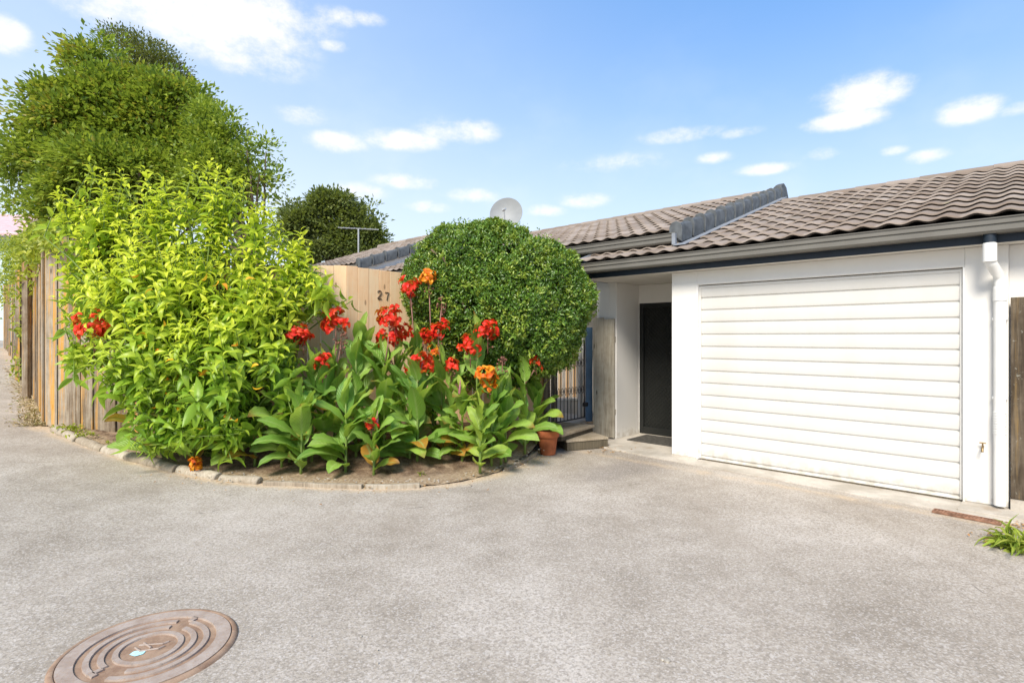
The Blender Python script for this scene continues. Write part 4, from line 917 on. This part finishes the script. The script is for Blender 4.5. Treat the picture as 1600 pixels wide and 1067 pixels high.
def petals(name, c, R, n, mat, parent, Lp=.062):
    """ruffled blossom cluster of separate curved petals around c"""
    SH = RNG.uniform(.75, 1.15, 3); nb_ = max(5, int(n*.58)); P = []; D = []; N = []
    for i in range(nb_):
        d = rdir(1)[0]; d[2] = d[2]*.8+.1; bc = np.array(c)+d*np.array(R)*RNG.uniform(.2, 1.12)*SH
        ax = unit(d+np.array([0, 0, .35]))
        for k in range(5):
            r = unit(np.cross(ax, rdir(1)[0])); dl = unit(r*.9+ax*RNG.uniform(.1, .9)); P.append(bc); D.append(dl); N.append(unit(ax-dl*.3+RNG.normal(size=3)*.25))
    m = len(P); Lr = Lp*RNG.uniform(.7, 1.2, m)
    tpl = PETAL
    return leaf_batch(name, np.array(P), np.array(D), np.array(N), Lr, Lr*.62, np.clip(RNG.random(m), 0, 1), (RNG.random(m) < .10)*.5, mat, parent, tpl, True)
def petal_tpl():
    V = []; Q = []; nu, nv = 5, 4
    for i in range(nu):
        u = i/(nu-1); wd = .5*(sin(pi*(u*.86+.05))**.7)
        for j in range(nv):
            v = (j/(nv-1))*2-1; V.append((u*(1-.2*u), v*wd, .25*sin(pi*u*.9)-.35*u*u+.10*v*v+.05*sin(v*5+u*7)))
    for i in range(nu-1):
        for j in range(nv-1): a = i*nv+j; Q.append((a, a+1, a+nv+1, a+nv))
    return np.array(V), np.array(Q)
PETAL = petal_tpl()
def beads(m, c, R, n, r):
    m.tube([Vector(c)-Vector((0, 0, R[2]+.03)), Vector(c), Vector(c)+Vector((0, 0, R[2]+.005))], [.006, .005, .003], 5)
    for _ in range(n):
        d = rdir(1)[0]; p = Vector(np.array(c)+d*np.array(R)); m.tube([Vector((c[0], c[1], p.z-.008)), p], .0022, 4, False); a = r*random.uniform(.6, 1.2); m.tube([p-Vector((0, 0, a)), p-Vector((0, 0, a*.5)), p+Vector((0, 0, a*.5)), p+Vector((0, 0, a*1.1))], [a*.3, a*.9, a*.8, a*.15], 6, True)
def canna(px, py0, fol_y, heads, label, nl=8, L=.36, W=.125, Y=None, young_or_lit=0., dead=.12, spread=1., lean=0, hY=None):
    L *= 1.38; W *= 1.75; dead *= .45; nl = int(nl*1.4+.5); fol_y -= 10
    """px,py0 foot in the photograph, fol_y height of the top leaf, heads = [(px,py,kind,size)]"""
    if Y is None: g0 = ground_at(px, py0+(11 if px < 700 else 5)); x, y = g0.x, g0.y
    else: y = Y; x = (px-800)*Y/F
    z = float(gz(x))+.03+.16*max(0, min(1, (y-6.0)/1.5))*max(0, min(1, (x+4.6)/1.5)); b = Vector((x, y, z))
    t = empty('canna', b, 0, label=label, cat='canna lily', group='cannas in the garden bed')
    ztop = CH+(HZ-fol_y)*y/F-z; st = MB(); acc = new_acc(); lx = lean
    def stem_at(s_): return Vector((lx*s_*s_, .02*sin(s_*3), ztop*s_))
    st.tube([stem_at(s_) for s_ in np.linspace(0, 1, 7)], list(np.linspace(.016, .008, 7)), 8)
    a0 = random.random()*6.28
    for k in range(nl):
        s_ = .10+.84*(k/(nl-1))**1.05 if nl > 1 else .6
        az = a0+k*2.55+random.uniform(-.4, .4); az = az if random.random() < .45 else (-pi/2+random.uniform(-1.5, 1.5))
        l = L*random.uniform(.85, 1.15)*(1-.30*s_**3)*(1.0 if s_ > .12 else .8)
        rise = .58+.78*s_+random.uniform(-.2, .25); arch = (1.7-.9*s_)*random.uniform(.5, 1.15)
        dd_ = 1. if (k < 2 and random.random() < dead) else (.7 if random.random() < dead*.8 and s_ < .5 else 0.)
        canna_leaf(acc, stem_at(s_), az, rise, l*spread, W*random.uniform(.85, 1.15)*(1-.15*s_), arch, random.uniform(.15, .5), dd_, young_or_lit*random.random())
    canna_leaf(acc, stem_at(.97), random.random()*6.28, 1.45, L*.75, W*.6, .2, 1.1, 0, min(1, young_or_lit+.3))
    fast_mesh('foliage', acc['V'], acc['F'], 'leaf_canna', t, True, {k: acc[k] for k in ('along', 'across', 'tint', 'young_or_lit', 'dead')})
    st.build('stem', 'stem_green', t, 0, True)
    for hx, hy, kind, sz in heads:
        yy = hY or y-.02; hp = Vector(((hx-800)*yy/F, yy, CH+(HZ-hy)*yy/F))-b; r = 1.28*sz*yy/F
        foot = stem_at(.92); mid = (foot+hp)/2; mid.x = foot.x*.35+hp.x*.65
        MB().tube([foot, mid, hp+Vector((0, 0, -.02))], [.008, .0065, .005], 7).build('flower_stalk', 'stem_pink' if kind != 'r' or random.random() < .5 else 'stem_green', t, 0, True)
        if kind in 'ro':
            petals('flower_head', hp, (r*.85, r*.7, r*1.0), int(34*sz/18), 'petal_red' if kind == 'r' else 'petal_orange', t, Lp=min(.080, r*.62+.026))
            m = MB(); beads(m, hp-Vector((0, 0, r*.9)), (r*.4, r*.4, r*.55), 9, .011); m.build('buds', 'seed_brown', t, 0, True)
        if kind == 'm':   # red and orange mixed
            petals('flower_head', hp+Vector((-.01, 0, -r*.1)), (r*.85, r*.7, r), int(30*sz/18), 'petal_red', t, Lp=min(.07, r*.6+.018))
            petals('flower_head', hp+Vector((r*.6, .0, r*.75)), (r*.45, r*.45, r*.5), 9, 'petal_orange', t, Lp=.05)
        if kind == 's':   # brown spent seed head
            m = MB(); beads(m, hp, (r*.6, r*.6, r*1.2), 30, .013); m.build('seed_head', 'seed_brown', t, 0, True)
        if kind == 'b':   # purple bud spike
            m = MB().tube([hp-Vector((0, 0, r)), hp, hp+Vector((.01, 0, r*1.2))], [.010, .016, .003], 8); m.build('bud_spike', 'bud_purple', t, 0, True)
    return t
CAN = [
 (222,0,585,[(147,513,'r',23)],'canna with a bushy red flower head reaching out left in front of the old fence',dict(Y=6.3,nl=3,L=.3,hY=5.85)),
 (232,0,640,[],'flowerless canna with drooping pale leaf tips at the left foot of the tall shrub',dict(Y=6.05,nl=6,dead=.5)),
 (345,716,640,[],'flowerless canna with broad low leaves under the middle of the tall shrub',dict(nl=7)),
 (398,725,600,[(412,598,'s',12)],'canna with a small dark red spent head beside the tall shrub',dict(nl=8)),
 (440,728,615,[],'flowerless canna with hanging tongue shaped leaves, just right of the spent head',dict(nl=8,dead=.3)),
 (452,0,560,[(463,522,'r',17),(474,530,'r',11)],'canna with two scarlet flower clusters half hidden by the tall shrub',dict(Y=6.1,nl=6)),
 (487,0,590,[(504,566,'r',15)],'canna with a low dark red flower between shrub and pine fence',dict(Y=6.1,nl=6)),
 (522,0,585,[(525,504,'r',19),(533,532,'s',13)],'canna with a red flower head above a brown seed cluster',dict(Y=6.25,nl=6)),
 (506,722,596,[],'front row flowerless canna with one upright folded leaf and a purple stem foot',dict(nl=8,L=.38)),
 (556,0,570,[],'flowerless canna with spreading leaves in front of the pine fence, left of the tallest leaf',dict(Y=6.2,nl=8)),
 (565,0,540,[],'flowerless canna with one tall leaf against the pine fence',dict(Y=6.4,nl=7)),
 (600,0,575,[(609,497,'r',17)],'canna with a tall narrow red head, upper of the pair before the pine fence',dict(Y=6.2,nl=7)),
 (622,0,580,[(617,526,'r',23),(598,533,'r',9)],'canna with the largest crimson flower head in the middle of the bed',dict(Y=6.35,nl=7)),
 (598,712,580,[(605,553,'b',14)],'canna with a purple bud spike and big arching leaves in the middle of the bed',dict(nl=9,L=.42,W=.14)),
 (584,738,668,[(581,661,'r',8),(589,655,'b',9)],'short canna with one tiny red bloom at the front edge of the bed',dict(nl=8,L=.27,W=.105,dead=.6)),
 (652,0,560,[(641,450,'r',16)],'canna with a high scarlet flower just left of the orange one beside the round shrub',dict(Y=6.6,nl=7,L=.40)),
 (676,0,560,[(670,433,'o',15),(690,478,'s',9)],'tallest canna, with an orange flower in front of the round shrub',dict(Y=6.55,nl=5)),
 (690,0,580,[(666,527,'r',11),(684,517,'r',14)],'canna with two dark red clusters at the left edge of the round shrub',dict(Y=6.4,nl=6)),
 (652,0,598,[(660,563,'m',20)],'canna with a red head tipped with orange in front of the numbered fence',dict(Y=6.1,nl=8)),
 (640,722,625,[],'flowerless canna with broad striped leaves above the bare soil',dict(nl=8,L=.38)),
 (703,0,610,[(706,571,'r',10)],'canna with a small faded pink red head below the round shrub',dict(Y=6.3,nl=6)),
 (745,0,540,[(735,541,'r',16),(762,517,'r',17)],'canna with twin red heads and large pale leaves against the round shrub',dict(Y=6.35,nl=8,L=.36)),
 (768,0,630,[(760,587,'o',15),(765,604,'o',7)],'canna with a drooping orange flower in the right half of the bed',dict(Y=6.1,nl=6)),
 (790,0,628,[(785,574,'s',11)],'canna with an upright brown seed spike right of the low orange flower',dict(Y=6.25,nl=6)),
 (820,0,600,[(838,567,'r',8)],'canna with a tiny red bloom at the right foot of the round shrub',dict(Y=6.55,nl=7)),
 (722,728,632,[(718,612,'b',12)],'light green canna with a purple bud spike beside the bare soil',dict(nl=9,L=.28,W=.10,young_or_lit=.7)),
 (750,738,655,[],'yellowish flowerless canna at the front right of the bed',dict(nl=8,L=.26,W=.09,young_or_lit=.9)),
 (783,728,640,[],'flowerless canna with a wide bright leaf near the right end of the bed',dict(nl=7,L=.34,dead=.35)),
 (838,0,625,[],'last flowerless canna of the bed, leaning over the terracotta pot',dict(Y=6.95,nl=7,L=.34)),
 (680,0,600,[],'flowerless canna in deep shade at the back, below the left side of the round shrub',dict(Y=6.6,nl=7)),
 (470,0,650,[],'flowerless canna in the second row, between the hanging leaves and the upright folded leaf',dict(Y=5.75,nl=8)),
 (540,0,640,[],'flowerless canna in the second row, left of the big arching leaves',dict(Y=5.8,nl=8)),
 (380,0,640,[],'flowerless canna tucked behind the small spent head beneath the tall shrub',dict(Y=6.0,nl=7)),
 (300,0,665,[],'flowerless canna low at the shrub foot above the orange dead flower',dict(Y=5.85,nl=6,dead=.5)),
]
for px, py0, fy, heads, lab, kw in CAN: canna(px, py0, fy, heads, lab, **kw)

# ------------------------------------------------------------ small growth and litter
def weed(name, c, n, L, W, mat, label, cat, upb=.5, tplx=T_LANCE2, spread=.05, dead=None):
    t = empty(name, c, 0, label=label, cat=cat); d = rdir(n); d[:, 2] = np.abs(d[:, 2])*upb+.15
    P = RNG.normal(size=(n, 3))*spread; P[:, 2] = np.abs(P[:, 2])*.5
    leaf_batch('foliage', P, d, np.array([0, 0, 1.])+rdir(n)*.4, L*RNG.uniform(.6, 1.2, n), W, RNG.random(n), RNG.random(n)*.6, mat, t, tplx, True)
    MB().tube([(0, 0, -.02), (0, 0, L*.5)], .004, 5).build('stem', 'stem_green', t); return t
weed('weed', ground_at(1592, 858), 90, .19, .024, 'grass_green', 'bright green weed clump at the right edge below the timber fence', 'weed', .8, spread=.06)
weed('weed', ground_at(1570, 858), 12, .11, .035, 'leaf_canna' if False else 'grass_green', 'small broad leaved weed growing over the end of the rusty drain', 'weed', .25, spread=.03)
weed('weed', ground_at(658, 748)+Vector((0, 0, .02)), 9, .10, .022, 'grass_green', 'tiny lone seedling in the bare soil at the front of the bed', 'weed', 1.6, spread=.006)
wv_ = ground_at(101, 679); weed('weed', wv_+Vector((.0, .03, .03)), 60, .075, .034, 'leaf_vine', 'leafy yellow green weed at the foot of the old fence above the first log', 'weed', 1.0, T_SMALL, .085)
weed('weed', ground_at(125, 691)+Vector((0, .07, .05)), 36, .065, .03, 'leaf_vine', 'smaller leafy weed right of the first one at the foot of the old fence', 'weed', .8, T_SMALL, .06)
weed('weed', ground_at(162, 703)+Vector((0, .07, .06)), 8, .05, .02, 'leaf_vine', 'tiny sprig between two old fence boards above the second log', 'weed', 1., T_SMALL, .012)
dfl = ground_at(303, 744)+Vector((0, .02, .09)); e = empty('fallen_flower', dfl, 0, label='orange dead canna flower lying on the edging logs', cat='flower')
petals('petals', (0, 0, .03), (.07, .05, .07), 44, 'petal_orange', e, .05)
def litter(name, centres, label_kind, n, L, mat, zf=.006):
    P = []
    for cx, cy, s_ in centres:
        for _ in range(n): g0 = ground_at(cx+RNG.normal()*s_, cy+RNG.normal()*s_*.28); P.append((g0.x, g0.y, g0.z+zf+RNG.random()*.008))
    P = np.array(P); m = len(P); D = rdir(m); D[:, 2] *= .15; N = rdir(m)*.3+np.array([0, 0, 1.])
    o = leaf_batch(name, P, D, N, L*RNG.uniform(.4, 1.2, m), L*.45, RNG.random(m), 0., mat, None, T_SMALL); tag(o, kind='stuff'); return o
litter('fallen_leaves', [(955,703,16),(1590,820,12),(1585,850,12),(1555,840,14)], '', 34, .038, 'dead_leaf')
litter('leaf_litter', [(RNG.uniform(1050, 1500), 0, 0) for _ in range(0)]+[(600,752,60),(700,742,50),(480,756,60),(800,722,30),(320,742,40),(560,735,60)], '', 60, .03, 'dead_leaf', .025)
# soil clods and pebbles on the bed and scattered over the drive
m = MB()
def pebble(m, p, r):
    bm_ = bmesh.new(); bmesh.ops.create_icosphere(bm_, subdivisions=1, radius=r)
    vs = [(v.co.x*random.uniform(.7, 1.3)+p[0], v.co.y*random.uniform(.7, 1.3)+p[1], v.co.z*.6+p[2]) for v in bm_.verts]; fs = [tuple(v.index for v in f.verts) for f in bm_.faces]; bm_.free(); m.add(vs, fs, random.random())
for _ in range(650):
    px = RNG.uniform(290, 850); g0 = ground_at(px, 758-RNG.random()*50-(max(0, px-700)*.2)); d = 0.15; pebble(m, (g0.x, g0.y, soilz(g0.x, g0.y, .12)+.006), RNG.uniform(.004, .013))
tag(m.build('soil_pebbles', 'stone', None), kind='stuff')
m = MB()
for _ in range(90): g0 = ground_at(RNG.uniform(20, 1580), RNG.uniform(760, 1060)); pebble(m, (g0.x, g0.y, g0.z+.002), RNG.uniform(.0025, .006))
g0 = ground_at(1043, 1033); pebble(m, (g0.x, g0.y, g0.z+.004), .016); pebble(m, (g0.x-.02, g0.y+.01, g0.z+.004), .011)
tag(m.build('drive_grit', 'stone', None), kind='stuff')
# dry grass along the old fence
P = []
for _ in range(1300):
    s_ = RNG.random()**1.6; i = s_*2.9; k = min(2, int(i)); f = i-k; A_ = np.array(FA[::-1]); p = A_[k]*(1-f)+A_[k+1]*f
    nrm = np.array([-.69, -.72]); p = p+nrm*abs(RNG.normal())*.13; P.append((p[0], p[1], float(gz(p[0]))))
P = np.array(P); n = len(P); D = rdir(n); D[:, 2] = np.abs(D[:, 2])*.35+.05
tag(leaf_batch('dry_grass', P, D, rdir(n), .09*RNG.uniform(.5, 1.2, n), .006, RNG.random(n), (RNG.random(n) > .93)*.7, 'straw', None, T_SMALL), kind='stuff')
